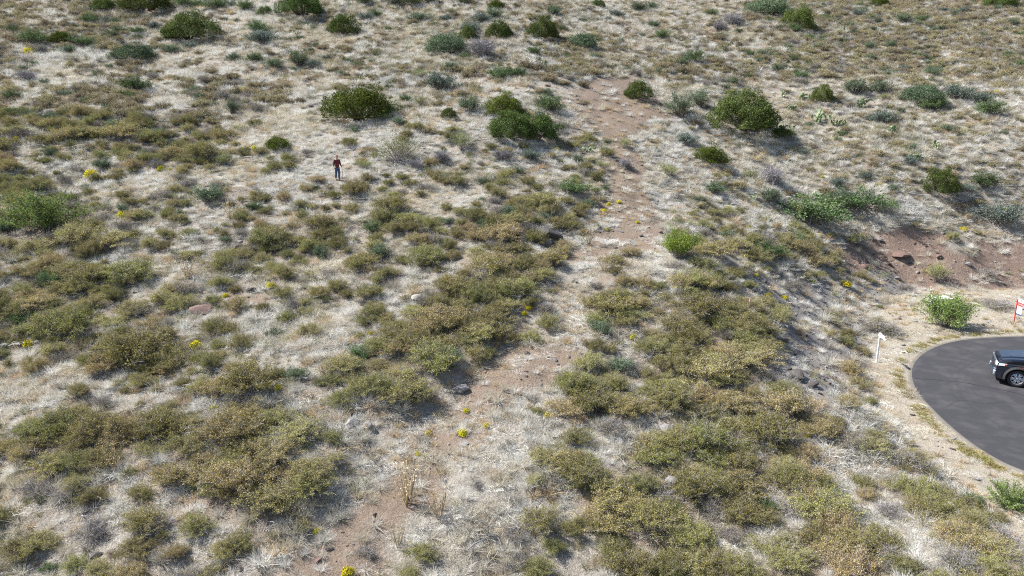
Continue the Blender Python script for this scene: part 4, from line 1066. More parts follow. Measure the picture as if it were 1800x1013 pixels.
idx = np.where(RNG.random(len(rs)) < .07, RNG.integers(13, 19, len(rs)), idx)
def joined(fm, sm):
    """foliage and stems of a prototype in one mesh"""
    def arr(m):
        V = np.empty(len(m.vertices) * 3, np.float32); m.vertices.foreach_get('co', V)
        F = np.empty(len(m.loops), np.int32); m.loops.foreach_get('vertex_index', F)
        return V.reshape(-1, 3), F.reshape(-1, 4)
    (a, fa), (b, fb) = arr(fm), arr(sm)
    return mesh_of(fm.name + '_joined', np.concatenate([a, b]), [fa, fb + len(a)], [fm.materials[0], sm.materials[0]], np.r_[np.zeros(len(fa)), np.ones(len(fb))])
src = [joined(*SH['olive', i]) for i in range(6)] + [joined(*SH['olive_far', i]) for i in range(4)] + [joined(*SH['brown', i]) for i in range(3)] + [joined(*SH[k, i]) for k in ('green', 'greygreen') for i in range(3)]
hs = rs[:, 2] * RNG.uniform(.8, 1.3, len(rs)) * np.where(idx > 12, .75, 1)
gn_scatter('shrub_cover', np.c_[rs[:, 0], rs[:, 1], z], RNG.uniform(0, 6.28, len(rs)), np.c_[rs[:, 2], rs[:, 2] * RNG.uniform(.8, 1.1, len(rs)), hs], src,
           'low olive and rusty shrub cover merging over the farther slope', 'shrub cover', idx=idx)

# ------------------------------------------------------------------ grass
rng = np.random.default_rng(33)
def grass_layer(name, step, y0, y1, probs, srcs, smin, smax, label, zs=1.0, pad=0.0, tmin=0, tmax=999, cat='grass', clump=None, grow=0.0):
    X, Y, Z, u, v, t, c = field(step, y0, y1, rng)
    p = prob(c, probs)
    if clump: p = p * sstep(clump[1], clump[2], vnoise(X, Y, clump[0], 21))
    k = (rng.random(len(X)) < p) & (t >= tmin) & (t < tmax) & free(X, Y, pad, .45)
    X, Y, Z, t = X[k], Y[k], Z[k], t[k]
    s = rng.uniform(smin, smax, len(X)) * (.75 + .5 * vnoise(X, Y, 2.1, 22)) * (1 + grow * sstep(40, 80, t))
    tilt = rng.normal(0, .08, (len(X), 2))
    return gn_scatter(name, np.c_[X, Y, Z - .01], rng.uniform(0, 6.28, len(X)), np.c_[s, s, s * zs], srcs, label, cat, tilt=tilt)
grass_layer('straw_grass', .30, 14, 66, dict(S=.30, s=.5, t=.5, m=.62, g=.95, k=.36, b=.2, r=.05, d=.03, e=.05), TU['straw'], .55, 1.3, 'pale dry bunch grass between the shrubs', tmax=52, clump=(1.15, .25, .55))
grass_layer('far_straw_grass', .42, 40, 122, dict(S=.35, s=.5, t=.42, m=.6, g=1, k=.45, b=.08, r=.05, d=.05, e=.1), TU['straw'], .9, 1.5, 'pale dry grass on the upper slope', tmin=52, grow=.2, clump=(1.5, .15, .5))
grass_layer('flattened_straw', .42, 14, 66, dict(S=.3, s=.4, t=.4, m=.5, g=.7, k=.6, b=.24, r=.06, d=.32, e=.05), TU['litter'], .6, 1.2, 'flattened straw lying matted on the ground', tmax=60, clump=(1.4, .25, .6))
grass_layer('tan_grass', .42, 14, 122, dict(S=.25, s=.3, t=.35, m=.3, g=.25, k=.5, b=.10, r=.08, d=.3, e=.06), TU['tan'], .6, 1.25, 'tan dry grass tufts', clump=(4, .3, .6), grow=.4)
grass_layer('greenish_grass', .40, 14, 122, dict(S=.4, s=.45, t=.3, m=.40, g=.10, k=.08, b=.01, r=.10, d=.03, e=.03), TU['green'], .6, 1.2, 'greyish green grass tufts between the shrubs', clump=(5, .42, .65), grow=.3)
grass_layer('grey_grass', .36, 14, 122, dict(S=.5, s=.5, t=.35, m=.5, g=.14, k=.1, b=.02, r=.10, d=.02, e=.04), TU['grey'], .6, 1.2, 'grey weathered grass and brush between the shrubs', grow=.3, clump=(1.9, .3, .62))
BUNCH = [tuft_mesh('bunch', M['straw'], 300, .36, .5, .5, .36, .0065, 470 + i, 5) for i in range(4)] + [tuft_mesh('bunch', M['grey_grass'], 170, .3, .5, .5, .3, .010, 480, 5), tuft_mesh('bunch', M['tan_straw'], 170, .3, .5, .55, .3, .010, 481, 5)]
grass_layer('bunch_grass', .62, 14, 122, dict(S=.16, s=.3, t=.2, m=.42, g=.5, k=.14, b=.02, r=.14, d=.015, e=.04), BUNCH, .6, 1.25, 'upright pale bunches of dry grass with shaded bases', grow=.2)
# weeds along the asphalt edge
P_ = offset(ROAD, .65); k = (P_[:, 0] < 36) & (P_[:, 1] > 19)
P_ = P_[k]; n = 260
i = rng.integers(0, len(P_) - 1, n); f = rng.random((n, 1)); Q = P_[i] * (1 - f) + P_[i + 1] * f
ok = np.linalg.norm(P_[i + 1] - P_[i], axis=1) < 3
Q = Q[ok] + rng.normal(0, .12, (ok.sum(), 2)); cl = vnoise(Q[:, 0], Q[:, 1], .9, 30) > .42; Q = Q[cl]
WEED = [tuft_mesh('weed_tuft', plant_mat('weed_grass', [(.16, .15, .05), (.30, .27, .10), (.42, .36, .17)], transl=.3), 60, .3, .22, .9, .3, .014, 900 + j) for j in range(2)]
gn_scatter('roadside_weeds', np.c_[Q, H(Q[:, 0], Q[:, 1]) + .01], rng.uniform(0, 6, len(Q)), rng.uniform(.5, 1.2, len(Q)), WEED, 'yellowish weeds growing in a strip along the asphalt edge', 'weeds')

# ------------------------------------------------------------------ loose stones
def stones(name, step, y1, probs, mats, smin, smax, label, tmax=90):
    X, Y, Z, u, v, t, c = field(step, 14, y1, rng)
    k = (rng.random(len(X)) < prob(c, probs)) & (t < tmax)
    X, Y, Z = X[k], Y[k], Z[k]
    s = smin + (smax - smin) * rng.random(len(X)) ** 4
    srcs = [m for q in mats for m in RK[q][3:] + RK[q][:1]]
    return gn_scatter(name, np.c_[X, Y, Z + s * .15], rng.uniform(0, 6.28, len(X)), np.c_[s, s, s * rng.uniform(.6, 1, len(X))], srcs, label, 'stones', tilt=rng.normal(0, .3, (len(X), 2)))
stones('slope_stones', .26, 56, dict(S=.03, s=.04, t=.02, m=.05, g=.015, k=.04, b=.10, r=.75, d=.06, e=.2), ('dark', 'grey'), .03, .2, 'loose dark and grey stones strewn over the soil and cut slope')
stones('brown_stones', .34, 56, dict(S=.02, s=.03, m=.04, k=.05, b=.34, r=.3, d=.07, e=.55), ('red', 'pale'), .02, .13, 'brown and pale pebbles on bare soil and the cut bank')
stones('upper_slope_stones', .7, 122, dict(S=.02, s=.05, t=.08, m=.12, g=.02, k=.1, b=.15, e=.1), ('dark', 'grey', 'pale'), .05, .22, 'stones scattered over the upper slope', tmax=140)
# ------------------------------------------------------------------ pickup truck (local x forward, y left, z up; origin under the front axle)
def bm_obj(name, bm, mat, parent, smooth=False, bevel=0, seg=2):
    if bevel:
        bmesh.ops.bevel(bm, geom=[e for e in bm.edges if len(e.link_faces) == 2 and e.calc_face_angle(0) > .5], offset=bevel, segments=seg, affect='EDGES', clamp_overlap=True)
    bmesh.ops.recalc_face_normals(bm, faces=bm.faces)
    me = bpy.data.meshes.new(name); bm.to_mesh(me); bm.free(); me.materials.append(mat)
    if smooth:
        for p in me.polygons: p.use_smooth = True
    return link(name, me, parent)
def add_box(bm, x0, x1, y0, y1, z0, z1):
    vs = [bm.verts.new((x, y, z)) for x in (x0, x1) for y in (y0, y1) for z in (z0, z1)]
    for f in ((0, 1, 3, 2), (4, 6, 7, 5), (0, 4, 5, 1), (2, 3, 7, 6), (0, 2, 6, 4), (1, 5, 7, 3)): bm.faces.new([vs[i] for i in f])
    return vs
def box(name, mat, parent, x0, x1, y0, y1, z0, z1, bevel=.01):
    bm = bmesh.new(); add_box(bm, x0, x1, y0, y1, z0, z1)
    return bm_obj(name, bm, mat, parent, bevel=bevel)
def prism_xz(bm, pts, y0, y1, ytop=None):
    a = [bm.verts.new((x, y0, z)) for x, z in pts]; b = [bm.verts.new((x, y1, z)) for x, z in pts]
    bm.faces.new(a); bm.faces.new(b[::-1]); n = len(pts)
    for i in range(n): bm.faces.new((a[i], b[i], b[(i + 1) % n], a[(i + 1) % n]))
def quad(name, mat, parent, P, thick=.006):
    P = [Vector(p) for p in P]; n = (P[1] - P[0]).cross(P[3] - P[0]).normalized() * thick
    bm = bmesh.new(); a = [bm.verts.new(p) for p in P]; b = [bm.verts.new(p + n) for p in P]
    bm.faces.new(a[::-1]); bm.faces.new(b)
    for i in range(4): bm.faces.new((a[i], a[(i + 1) % 4], b[(i + 1) % 4], b[i]))
    return bm_obj(name, bm, mat, parent)
M['paint'] = pbr('black_car_paint', (.007, .010, .020), .18, coat=1.0)
M['chrome'] = pbr('chrome', (.72, .73, .75), .16, metal=1.0)
M['rim'] = pbr('alloy', (.62, .63, .66), .3, metal=.8)
M['rubber'] = pbr('tyre_rubber', (.022, .022, .023), .85)
M['trim'] = pbr('dark_trim', (.03, .03, .032), .6)
M['carglass'] = pbr('tinted_window', (.015, .02, .025), .05, spec=.8)
M['lens'] = pbr('headlight_lens', (.62, .66, .72), .12, spec=.8, coat=1)
M['amber'] = pbr('marker_amber', (.42, .08, .03), .3)
M['redlens'] = pbr('red_lens', (.4, .02, .02), .25)
YAW = math.radians(153.0)
_wx, _wy = on_plane(1788, 667, .41)
tx, ty = float(_wx) + .93 * math.sin(YAW), float(_wy) - .93 * math.cos(YAW)
truck = empty('pickup_truck', (tx, ty, .014), YAW, label='black pickup truck with chrome grille parked on the asphalt, cut by the frame', category='pickup truck')
arch = lambda cx: [(cx + .52 * math.cos(a), .42 + .52 * math.sin(a)) for a in np.linspace(math.pi * 1.0 + .25, -.25, 11)]
side = [(-4.82, .62), (-4.85, 1.30), (-3.1, 1.31), (-3.05, 1.33), (-.62, 1.33), (.2, 1.24), (.72, 1.17), (.86, 1.05), (.90, .60), (.86, .44), (.56, .36)]
side += [p for p in arch(0)[::-1]] + [(-.62, .36), (-3.08, .36)] + [p for p in arch(-3.66)[::-1]] + [(-4.3, .42)]
bm = bmesh.new(); prism_xz(bm, side, -.98, .98)
for v in bm.verts:       # tuck in the nose and the shoulder
    k = max(0, (v.co.x - .35) / .55); v.co.y *= 1 - .09 * k * k
    if v.co.z > 1.1: v.co.y *= .955
body = bm_obj('body', bm, M['paint'], truck, bevel=.03, seg=3)
bm = bmesh.new()
hx = [(-.72, 1.37), (-.2, 1.36), (.35, 1.30), (.70, 1.22), (.80, 1.12)]
g = []
for x, z in hx:
    row = []
    for y in (-.86, -.80, -.55, -.48, 0, .48, .55, .80, .86):
        zz = z + (.045 if abs(y) < .5 else (.0 if abs(y) < .82 else -.05)); k = max(0, (x - .3) / .5)
        row.append(bm.verts.new((x, y * (1 - .07 * k), zz)))
    g.append(row)
for i in range(len(g) - 1):
    for j in range(8): bm.faces.new((g[i][j], g[i][j + 1], g[i + 1][j + 1], g[i + 1][j]))
ret = bmesh.ops.extrude_face_region(bm, geom=bm.faces[:])
for v in [q for q in ret['geom'] if isinstance(q, bmesh.types.BMVert)]: v.co.z -= .10
bm_obj('hood', bm, M['paint'], truck, smooth=False, bevel=.008)
# cab
bm = bmesh.new()
lo = [(-.66, .90), (-3.02, .90), (-3.02, -.90), (-.66, -.90)]; hi = [(-1.42, .70), (-2.86, .72), (-2.86, -.72), (-1.42, -.70)]
a = [bm.verts.new((x, y, 1.31)) for x, y in lo]; b = [bm.verts.new((x, y, 1.90)) for x, y in hi]
bm.faces.new(a[::-1]); bm.faces.new(b)
for i in range(4): bm.faces.new((a[i], a[(i + 1) % 4], b[(i + 1) % 4], b[i]))
bm_obj('cab', bm, M['paint'], truck, bevel=.05, seg=3)
quad('windscreen', M['carglass'], truck, [(-.70, -.84, 1.36), (-.70, .84, 1.36), (-1.375, .66, 1.87), (-1.375, -.66, 1.87)], .012)
for s in (1, -1):
    def yy(z): return s * (.905 - (z - 1.31) / .59 * .19)
    for x0, x1, x2, x3 in ((-1.02, -1.98, -1.98, -1.52), (-2.06, -2.92, -2.78, -2.06)):
        P = [(x0, yy(1.38), 1.38), (x1, yy(1.38), 1.38), (x2, yy(1.82), 1.82), (x3, yy(1.82), 1.82)]
        quad('side_window', M['carglass'], truck, P if s < 0 else P[::-1], .01)
    for x0, x1 in ((-.72, -1.98), (-2.02, -2.96)):
        d_ = box('door', M['paint'], truck, x1, x0, s * .955 if s > 0 else -.985, .985 if s > 0 else -.955, .50, 1.27, .012)
        box('handle', M['chrome'], d_, x1 + .10, x1 + .26, s * 1.0 if s > 0 else -1.02, 1.02 if s > 0 else -1.0, 1.10, 1.14, .004)
    m_ = box('wing_mirror', M['trim'], truck, -1.02, -.84, 1.02 if s > 0 else -1.26, 1.26 if s > 0 else -1.02, 1.36, 1.58, .03)
    box('mirror_arm', M['trim'], m_, -.96, -.90, .86 if s > 0 else -1.04, 1.04 if s > 0 else -.86, 1.38, 1.42, .005)
    box('running_board', M['trim'], truck, -3.0, -.62, .92 if s > 0 else -1.06, 1.06 if s > 0 else -.92, .36, .42, .01)
    # headlight wraps round the corner
    bm = bmesh.new()
    P = [(.885, .50), (.872, .80), (.78, .905), (.50, .945)]
    for z0, z1 in ((.90, 1.10),):
        a = [bm.verts.new((x, s * y, z0 + .03 * i)) for i, (x, y) in enumerate(P)]; b = [bm.verts.new((x - .03, s * (y - .01), z1 - .01 * i)) for i, (x, y) in enumerate(P)]
        for i in range(3): bm.faces.new((a[i], a[i + 1], b[i + 1], b[i]))
    r_ = bmesh.ops.extrude_face_region(bm, geom=bm.faces[:])
    for v in [q for q in r_['geom'] if isinstance(q, bmesh.types.BMVert)]: v.co += Vector((.028, s * .028, 0))
    hl = bm_obj('headlight', bm, M['lens'], truck)
    box('turn_signal', M['amber'], hl, .50, .58, .955 if s > 0 else -.985, .985 if s > 0 else -.955, .99, 1.06, .01)
    box('fog_lamp', M['lens'], truck, .86, .965, s * .62 if s > 0 else -.80, .80 if s > 0 else -.62, .50, .63, .02)
    box('marker_reflection', M['amber'], truck, -.26, -.10, .985 if s > 0 else -1.012, 1.012 if s > 0 else -.985, .975, 1.01, .004)  # amber strip over the wheel arch paints in the orange marker's reflection
    box('tail_light', M['redlens'], truck, -4.87, -4.74, .80 if s > 0 else -.97, .97 if s > 0 else -.80, .95, 1.25, .015)
    for cx in (0, -3.66):
        bm = bmesh.new(); A_ = np.linspace(math.pi + .15, -.15, 15)
        ins = [bm.verts.new((cx + .50 * math.cos(q), s * .97, .42 + .50 * math.sin(q))) for q in A_]; o1 = [bm.verts.new((cx + .60 * math.cos(q), s * .985, .42 + .60 * math.sin(q))) for q in A_]
        o2 = [bm.verts.new((cx + .505 * math.cos(q), s * 1.035, .42 + .505 * math.sin(q))) for q in A_]
        for i in range(14):
            bm.faces.new((ins[i], ins[i + 1], o2[i + 1], o2[i])); bm.faces.new((o2[i], o2[i + 1], o1[i + 1], o1[i]))
        bm_obj('fender_flare', bm, M['trim'], truck)
def lathe(prof, n=32):
    """(y, r) profile spun round the y axis"""
    k = len(prof); a = np.linspace(0, 2 * math.pi, n, endpoint=False)
    V = np.array([[r * math.cos(t), y, r * math.sin(t)] for y, r in prof for t in a])
    F = [[i * n + j, i * n + (j + 1) % n, (i + 1) * n + (j + 1) % n, (i + 1) * n + j] for i in range(k - 1) for j in range(n)]
    return V, np.array(F)
tyV, tyF = lathe([(-.12, .27), (-.135, .31), (-.13, .38), (-.10, .41), (.10, .41), (.13, .38), (.135, .31), (.12, .27), (.02, .26), (-.1, .26), (-.12, .27)])
TYRE = mesh_of('tyre', tyV, tyF, M['rubber'], smooth=True)
V, F = lathe([(.115, .275), (.13, .262), (.11, .245), (-.08, .245), (-.08, .03), (-.09, 0.001)])
rim_parts = [(V, F, 1)]
mi = [0] * len(F)
mi = [0 if i < 32 * 3 else 1 for i in range(len(F))]
VV, FF, MI = [V], [F], list(mi); o_ = len(V)
for q in range(6):
    for dq in (-.19, .19):
        a = q * math.pi / 3 + dq
        c, s_ = math.cos(a), math.sin(a); tx_, tz_ = -s_, c
        w0, w1 = .030, .030
        base = [(.04, w0, .10), (.25, w1, .118)]
        vs = []
        for r, w, y in base:
            for sg in (-1, 1):
                for dy in (-.035, 0):
                    vs.append((c * r + tx_ * sg * w, y + dy, s_ * r + tz_ * sg * w))
        VV.append(np.array(vs)); f = np.array([[1, 3, 7, 5], [0, 4, 6, 2], [0, 1, 5, 4], [2, 6, 7, 3], [4, 5, 7, 6], [0, 2, 3, 1]]) + o_
        FF.append(f); MI += [0] * 6; o_ += 8
hv, hf = lathe([(.06, .075), (.125, .065), (.128, .001)], 16)
VV.append(hv); FF.append(hf + o_); MI += [0] * len(hf)
RIM = mesh_of('rim', np.concatenate(VV), FF, [M['rim'], M['trim']], MI)
for cx in (0, -3.66):
    for s in (1, -1):
        w_ = empty('wheel', (cx, s * .84, .41), 0 if s > 0 else math.pi); w_.parent = truck
        link('tyre', TYRE, w_); link('rim', RIM, w_)
gr = box('grille', M['trim'], truck, .85, .915, -.50, .50, .62, 1.12, .03)
bm = bmesh.new()
for z in (.66, .76, .86, .96, 1.06): add_box(bm, .90, .945, -.47, .47, z, z + .055)
for y0, y1 in ((-.53, -.46), (.46, .53)): add_box(bm, .88, .94, y0, y1, .60, 1.13)
add_box(bm, .87, .94, -.53, .53, 1.085, 1.14)
bm_obj('grille_bars', bm, M['chrome'], gr, bevel=.006, seg=1)
bm = bmesh.new()
P = [(.93, 0), (.935, .4), (.92, .66), (.85, .86), (.62, .985)]
P = [(x, -y) for x, y in P[:0:-1]] + P
a = [bm.verts.new((x + .035, y, .40)) for x, y in P]; b = [bm.verts.new((x + .045, y, .60)) for x, y in P]; c_ = [bm.verts.new((x - .08, y * .97, .63)) for x, y in P]; d_ = [bm.verts.new((x - .10, y * .95, .30)) for x, y in P]
for r0, r1 in ((d_, a), (a, b), (b, c_)):
    for i in range(len(P) - 1): bm.faces.new((r0[i], r0[i + 1], r1[i + 1], r1[i]))
bp_ = bm_obj('bumper', bm, M['paint'], truck)
for s in (1, -1): box('bumper_corner', M['chrome'], bp_, .80, .985, s * .66 if s > 0 else -.84, .84 if s > 0 else -.66, .42, .485, .012)
box('skid_plate', M['chrome'], bp_, .90, 1.0, -.36, .36, .34, .42, .02)
box('rear_bumper', M['chrome'], truck, -5.02, -4.84, -.95, .95, .48, .66, .03)
tg = box('tailgate', M['paint'], truck, -4.90, -4.84, -.78, .78, .70, 1.28, .02)
box('tailgate_handle', M['trim'], tg, -4.92, -4.895, -.12, .12, 1.12, 1.2, .004)
box('bed_liner', M['trim'], truck, -4.72, -3.12, -.80, .80, 1.30, 1.322, .0)
for s in (1, -1): box('bed_rail', M['paint'], truck, -4.8, -3.08, s * .80 if s > 0 else -.95, .95 if s > 0 else -.80, 1.29, 1.37, .02)
box('roof_antenna', M['trim'], truck, -2.72, -2.62, -.02, .02, 1.89, 1.95, .005)
box('underbody', M['rubber'], truck, -4.6, .8, -.72, .72, .26, .50, .03)

# ------------------------------------------------------------------ signs, stake, utility box, scrap
M['white_paint'] = pbr('white_paint', (.80, .80, .79), .45)
M['sign_white'] = pbr('sign_white', (.78, .78, .78), .4)
M['sign_red'] = pbr('sign_red', (.52, .045, .05), .5)
M['sign_pink'] = pbr('faded_red_print', (.62, .38, .36), .5)
M['sign_blue'] = pbr('sign_blue', (.03, .07, .20), .5)
M['sign_black'] = pbr('sign_black', (.02, .02, .03), .5)
def post_sign(u, v, height, w, mat, ang, arm_len, back, name, label):
    x, y, z, t = at(u, v)
    o = empty(name, (x, y, z), ang, label=label, category='sign')
    box('post', mat, o, -w / 2, w / 2, -w / 2, w / 2, -.2, height, .004)
    cap = bmesh.new(); add_box(cap, -w * .75, w * .75, -w * .75, w * .75, height, height + .025)
    tip = cap.verts.new((0, 0, height + .07)); top = sorted(cap.verts, key=lambda q: -q.co.z)[1:5]
    bm_obj('post_cap', cap, mat, o, bevel=0)
    box('arm', mat, o, -back, arm_len, -w * .45, w * .45, height - .16, height - .16 + w * .9, .004)
    return o, height
# heading of the arms: towards the lower right of the photograph
s1, h1 = post_sign(1541, 637, 1.56, .075, M['white_paint'], math.radians(-94), .72, .16, 'sign_post', 'white wooden sign post with one short arm, standing on pale earth by the asphalt')
pn = box('sign_panel', M['sign_white'], s1, .10, .58, -.012, .012, h1 - .12, h1 + .01, .003)
box('print_band', M['sign_pink'], pn, .16, .52, -.0145, .0145, h1 - .075, h1 - .02, 0)
hp = bmesh.new()
for xx in (.14, .58): add_box(hp, xx, xx + .012, -.006, .006, h1 - .24, h1 - .16)
bm_obj('hanging_hooks', hp, M['trim'], s1)
s2, h2 = post_sign(1782, 567, 1.44, .05, M['sign_red'], math.radians(-93), .66, .16, 'real_estate_sign', 'red sign post with hanging white and blue panel above the parked truck')
rd = box('rider_panel', M['sign_white'], s2, .10, .58, -.01, .01, h2 - .085, h2 + .11, .003)
bm = bmesh.new()
for x0, x1, z0, z1 in ((.16, .19, -.05, .08), (.19, .30, -.05, -.02), (.36, .39, -.05, .08), (.39, .50, .05, .08), (.39, .47, -.01, .015)): add_box(bm, x0, x1, -.013, .013, h2 + z0, h2 + z1)
bm_obj('rider_letters', bm, M['sign_black'], rd)
hp = bmesh.new()
for xx in (.14, .52): add_box(hp, xx, xx + .012, -.006, .006, h2 - .24, h2 - .16)
bm_obj('hanging_hooks', hp, M['trim'], s2)
pn = box('hanging_panel', M['sign_white'], s2, .09, .57, -.012, .012, h2 - .88, h2 - .22, .003)
box('red_band', M['sign_red'], pn, .092, .568, -.0145, .0145, h2 - .33, h2 - .225, 0)
box('blue_band', M['sign_blue'], pn, .092, .568, -.0145, .0145, h2 - .878, h2 - .80, 0)
bm = bmesh.new()
def glyph(x, z, w, h, segs, st=.022):
    for s_ in segs:
        if s_ == 't': add_box(bm, x, x + w, -.0155, .0155, z + h - st, z + h)
        if s_ == 'b': add_box(bm, x, x + w, -.0155, .0155, z, z + st)
        if s_ == 'm': add_box(bm, x + .001, x + w - .001, -.0152, .0152, z + h / 2 - st / 2, z + h / 2 + st / 2)
        if s_ == 'l': add_box(bm, x + .0005, x + st, -.0158, .0158, z + .001, z + h - .001)
        if s_ == 'r': add_box(bm, x + w - st, x + w - .0005, -.0158, .0158, z + .001, z + h - .001)
for k, g_ in enumerate(('lrb', 'tlmrb', 'tlmb', 'lb')): glyph(.115 + .115 * k, h2 - .58, .085, .14, g_)
for k, g_ in enumerate(('tlmb', 'tlmb', 'lrm')): glyph(.125 + .15 * k, h2 - .77, .11, .14, g_)
bm_obj('panel_letters', bm, M['sign_blue'], pn)

x, y, z, t = at(1315, 549)
st_ = empty('survey_stake', (x, y, z), .4, label='thin wooden survey stake with faded pink top standing among shrubs on the slope crest', category='stake')
M['stake'] = pbr('weathered_wood', (.42, .27, .20), .9, nscale=20)
box('stake_shaft', M['stake'], st_, -.025, .025, -.012, .012, -.15, .72, .002)
box('painted_tip', pbr('pink_flag', (.70, .42, .38), .7), st_, -.028, .028, -.015, .015, .56, .74, .002)
st_.rotation_euler = (.04, .07, .4)

x, y, z, t = at(1655, 541)
ub = empty('utility_box', (x + .1, y + .5, float(H(x, y + .5)) - .04), math.radians(3), label='low white utility box half hidden behind the leafy green bush', category='utility box')
M['cream_paint'] = pbr('cream_paint', (.62, .55, .40), .7)
M['box_paint'] = pbr('chalky_white', (.66, .68, .64), .7, nscale=6, namp=.12)
box('cabinet', M['box_paint'], ub, -.62, .62, -.42, .42, -.1, .52, .02)
box('lid', M['box_paint'], ub, -.66, .66, -.46, .46, .52, .60, .02)
box('seam_strip', M['trim'], ub, -.006, .006, -.425, -.41, .02, .50, 0)
box('latch', M['trim'], ub, .06, .14, -.435, -.42, .30, .36, .005)

x, y, z, t = at(1636, 512)
mk = empty('marker_stake', (x, y, z), .2, label='short pale marker stake on the tan earth just uphill of the white utility box', category='stake')
box('stake_shaft', M['cream_paint'], mk, -.03, .03, -.02, .02, -.12, .34, .003)
box('cap', M['white_paint'], mk, -.034, .034, -.024, .024, .30, .36, .003)
x, y, z, t = at(1667, 902)
sc_ = empty('scrap_container', (x, y, z + .20), .6, label='small crumpled white plastic scrap caught in the shrubs near the lower right', category='litter')
bm = bmesh.new(); add_box(bm, -.11, .11, -.085, .085, 0, .13)
for q in bm.verts: q.co += Vector((random.uniform(-.025, .025), random.uniform(-.025, .025), random.uniform(-.02, .02)))
c0 = bm_obj('shell', bm, M['white_paint'], sc_, bevel=.02)
box('torn_flap', M['white_paint'], sc_, -.19, -.11, -.05, .05, .02, .035, .002)
sc_.rotation_euler = (.35, .2, .6)

# ------------------------------------------------------------------ the walking person
def skin_mesh(name, verts, edges, mat, sub=2):
    """verts: (x, y, z, radius[, radius2]); grown into one continuous surface"""
    me = bpy.data.meshes.new(name + '_skeleton'); me.from_pydata([v[:3] for v in verts], edges, [])
    o = bpy.data.objects.new(name + '_skeleton', me); COL.objects.link(o)
    md = o.modifiers.new('skin', 'SKIN'); md.use_smooth_shade = True
    for i, v in enumerate(verts):
        sv = me.skin_vertices[0].data[i]; sv.radius = (v[3], v[4] if len(v) > 4 else v[3]); sv.use_root = (i == 0)
    ss = o.modifiers.new('sub', 'SUBSURF'); ss.levels = sub; ss.render_levels = sub
    dg = bpy.context.evaluated_depsgraph_get(); dg.update()
    out = bpy.data.meshes.new_from_object(o.evaluated_get(dg)); out.name = name
    bpy.data.objects.remove(o); bpy.data.meshes.remove(me)
    out.materials.clear(); out.materials.append(mat)
    for p in out.polygons: p.use_smooth = True
    return out
M['skin'] = pbr('skin', (.45, .27, .19), .6)
M['shirt'] = pbr('dark_red_shirt', (.11, .016, .02), .9, nscale=9, namp=.45)
M['jeans'] = pbr('blue_jeans', (.045, .085, .17), .9, nscale=8, namp=.3)
M['hat'] = pbr('faded_cap', (.36, .17, .14), .9)
M['boot'] = pbr('brown_boot', (.10, .075, .06), .8)
M['hair'] = pbr('grey_hair', (.40, .38, .36), .9)
M['stick'] = pbr('stick_wood', (.24, .20, .16), .9, nscale=15)
px_, py_, pz_, pt_ = at(594, 317)
PS = 43.5 * pt_ / FPX / math.cos(PITCH - .13) / 1.78
person = empty('person', (px_, py_, pz_ - .01), math.radians(28), PS, label='person in a dark red shirt, blue jeans and cap walking through pale grass', category='person')
# faces the camera (-y); mid-stride, hand on the photo's right holds a stick; the person's left hand is at +x
B = [(0, 0, .98, .09, .08), (0, -.01, 1.12, .11, .085), (0, -.02, 1.30, .17, .115), (0, -.02, 1.44, .15, .09), (0, -.03, 1.52, .058), (0, -.045, 1.60, .075, .082), (0, -.05, 1.69, .082, .095), (0, -.045, 1.755, .06, .07),
     (.17, -.02, 1.42, .055), (.222, .01, 1.17, .044), (.262, -.15, 1.00, .032), (.275, -.20, .965, .032, .022),
     (-.17, -.02, 1.42, .055), (-.215, .06, 1.17, .044), (-.225, .00, .93, .032), (-.228, -.02, .87, .032, .022),
     (.085, 0, .90, .075), (.09, -.10, .50, .055), (.095, -.02, .10, .042), (.10, -.12, .04, .04, .03), (.10, -.19, .035, .032, .022),
     (-.085, 0, .90, .075), (-.095, .02, .50, .055), (-.10, .16, .13, .042), (-.10, .10, .045, .04, .03), (-.10, .02, .035, .032, .022)]
E_ = [(0, 1), (1, 2), (2, 3), (3, 4), (4, 5), (5, 6), (6, 7), (3, 8), (8, 9), (9, 10), (10, 11), (3, 12), (12, 13), (13, 14), (14, 15), (0, 16), (16, 17), (17, 18), (18, 19), (19, 20), (0, 21), (21, 22), (22, 23), (23, 24), (24, 25)]
def finger(base, direction, curl, L, r):
    b = Vector(base); d = Vector(direction).normalized(); c = Vector(curl).normalized(); pts = [b]
    for i in range(3):
        ang = .35 + .45 * i; d2 = (d * math.cos(ang) + c * math.sin(ang)).normalized(); pts.append(pts[-1] + d2 * L / 3)
    n = len(B); prev = None
    for i, p in enumerate(pts):
        B.append((*p, r * (1 - .15 * i)));
        if i: E_.append((n + i - 1, n + i))
    return n
for sx, hx_, hy_, hz_, dr, cu in ((1, .277, -.225, .955, (0.05, -.75, -.45), (-.5, .4, -.5)), (-1, -.230, -.03, .845, (0, -.12, -1), (.35, -.4, .1))):
    wr = 11 if sx > 0 else 15
    for k, L in enumerate((.075, .083, .078, .062)):
        off = (-.024 + .016 * k)
        n = finger((hx_ + (off * .3), hy_ + (off if sx < 0 else off * .2), hz_ + (off if sx > 0 else 0)), dr, cu, L, .009); E_.append((wr, n))
    n = finger((hx_ - sx * .025, hy_ - .012, hz_ + .03), (-sx * .5, -.6, -.3), (0, -.3, -1), .055, .010); E_.append((wr, n))
body_me = skin_mesh('body', B, E_, M['skin'])
bo = link('body', body_me, person)
def sub_skin(name, idx, grow, mat, extra=()):
    vs = []
    for i, g_ in idx: v = B[i]; vs.append((v[0], v[1], v[2], v[3] + g_, (v[4] if len(v) > 4 else v[3]) + g_))
    return vs
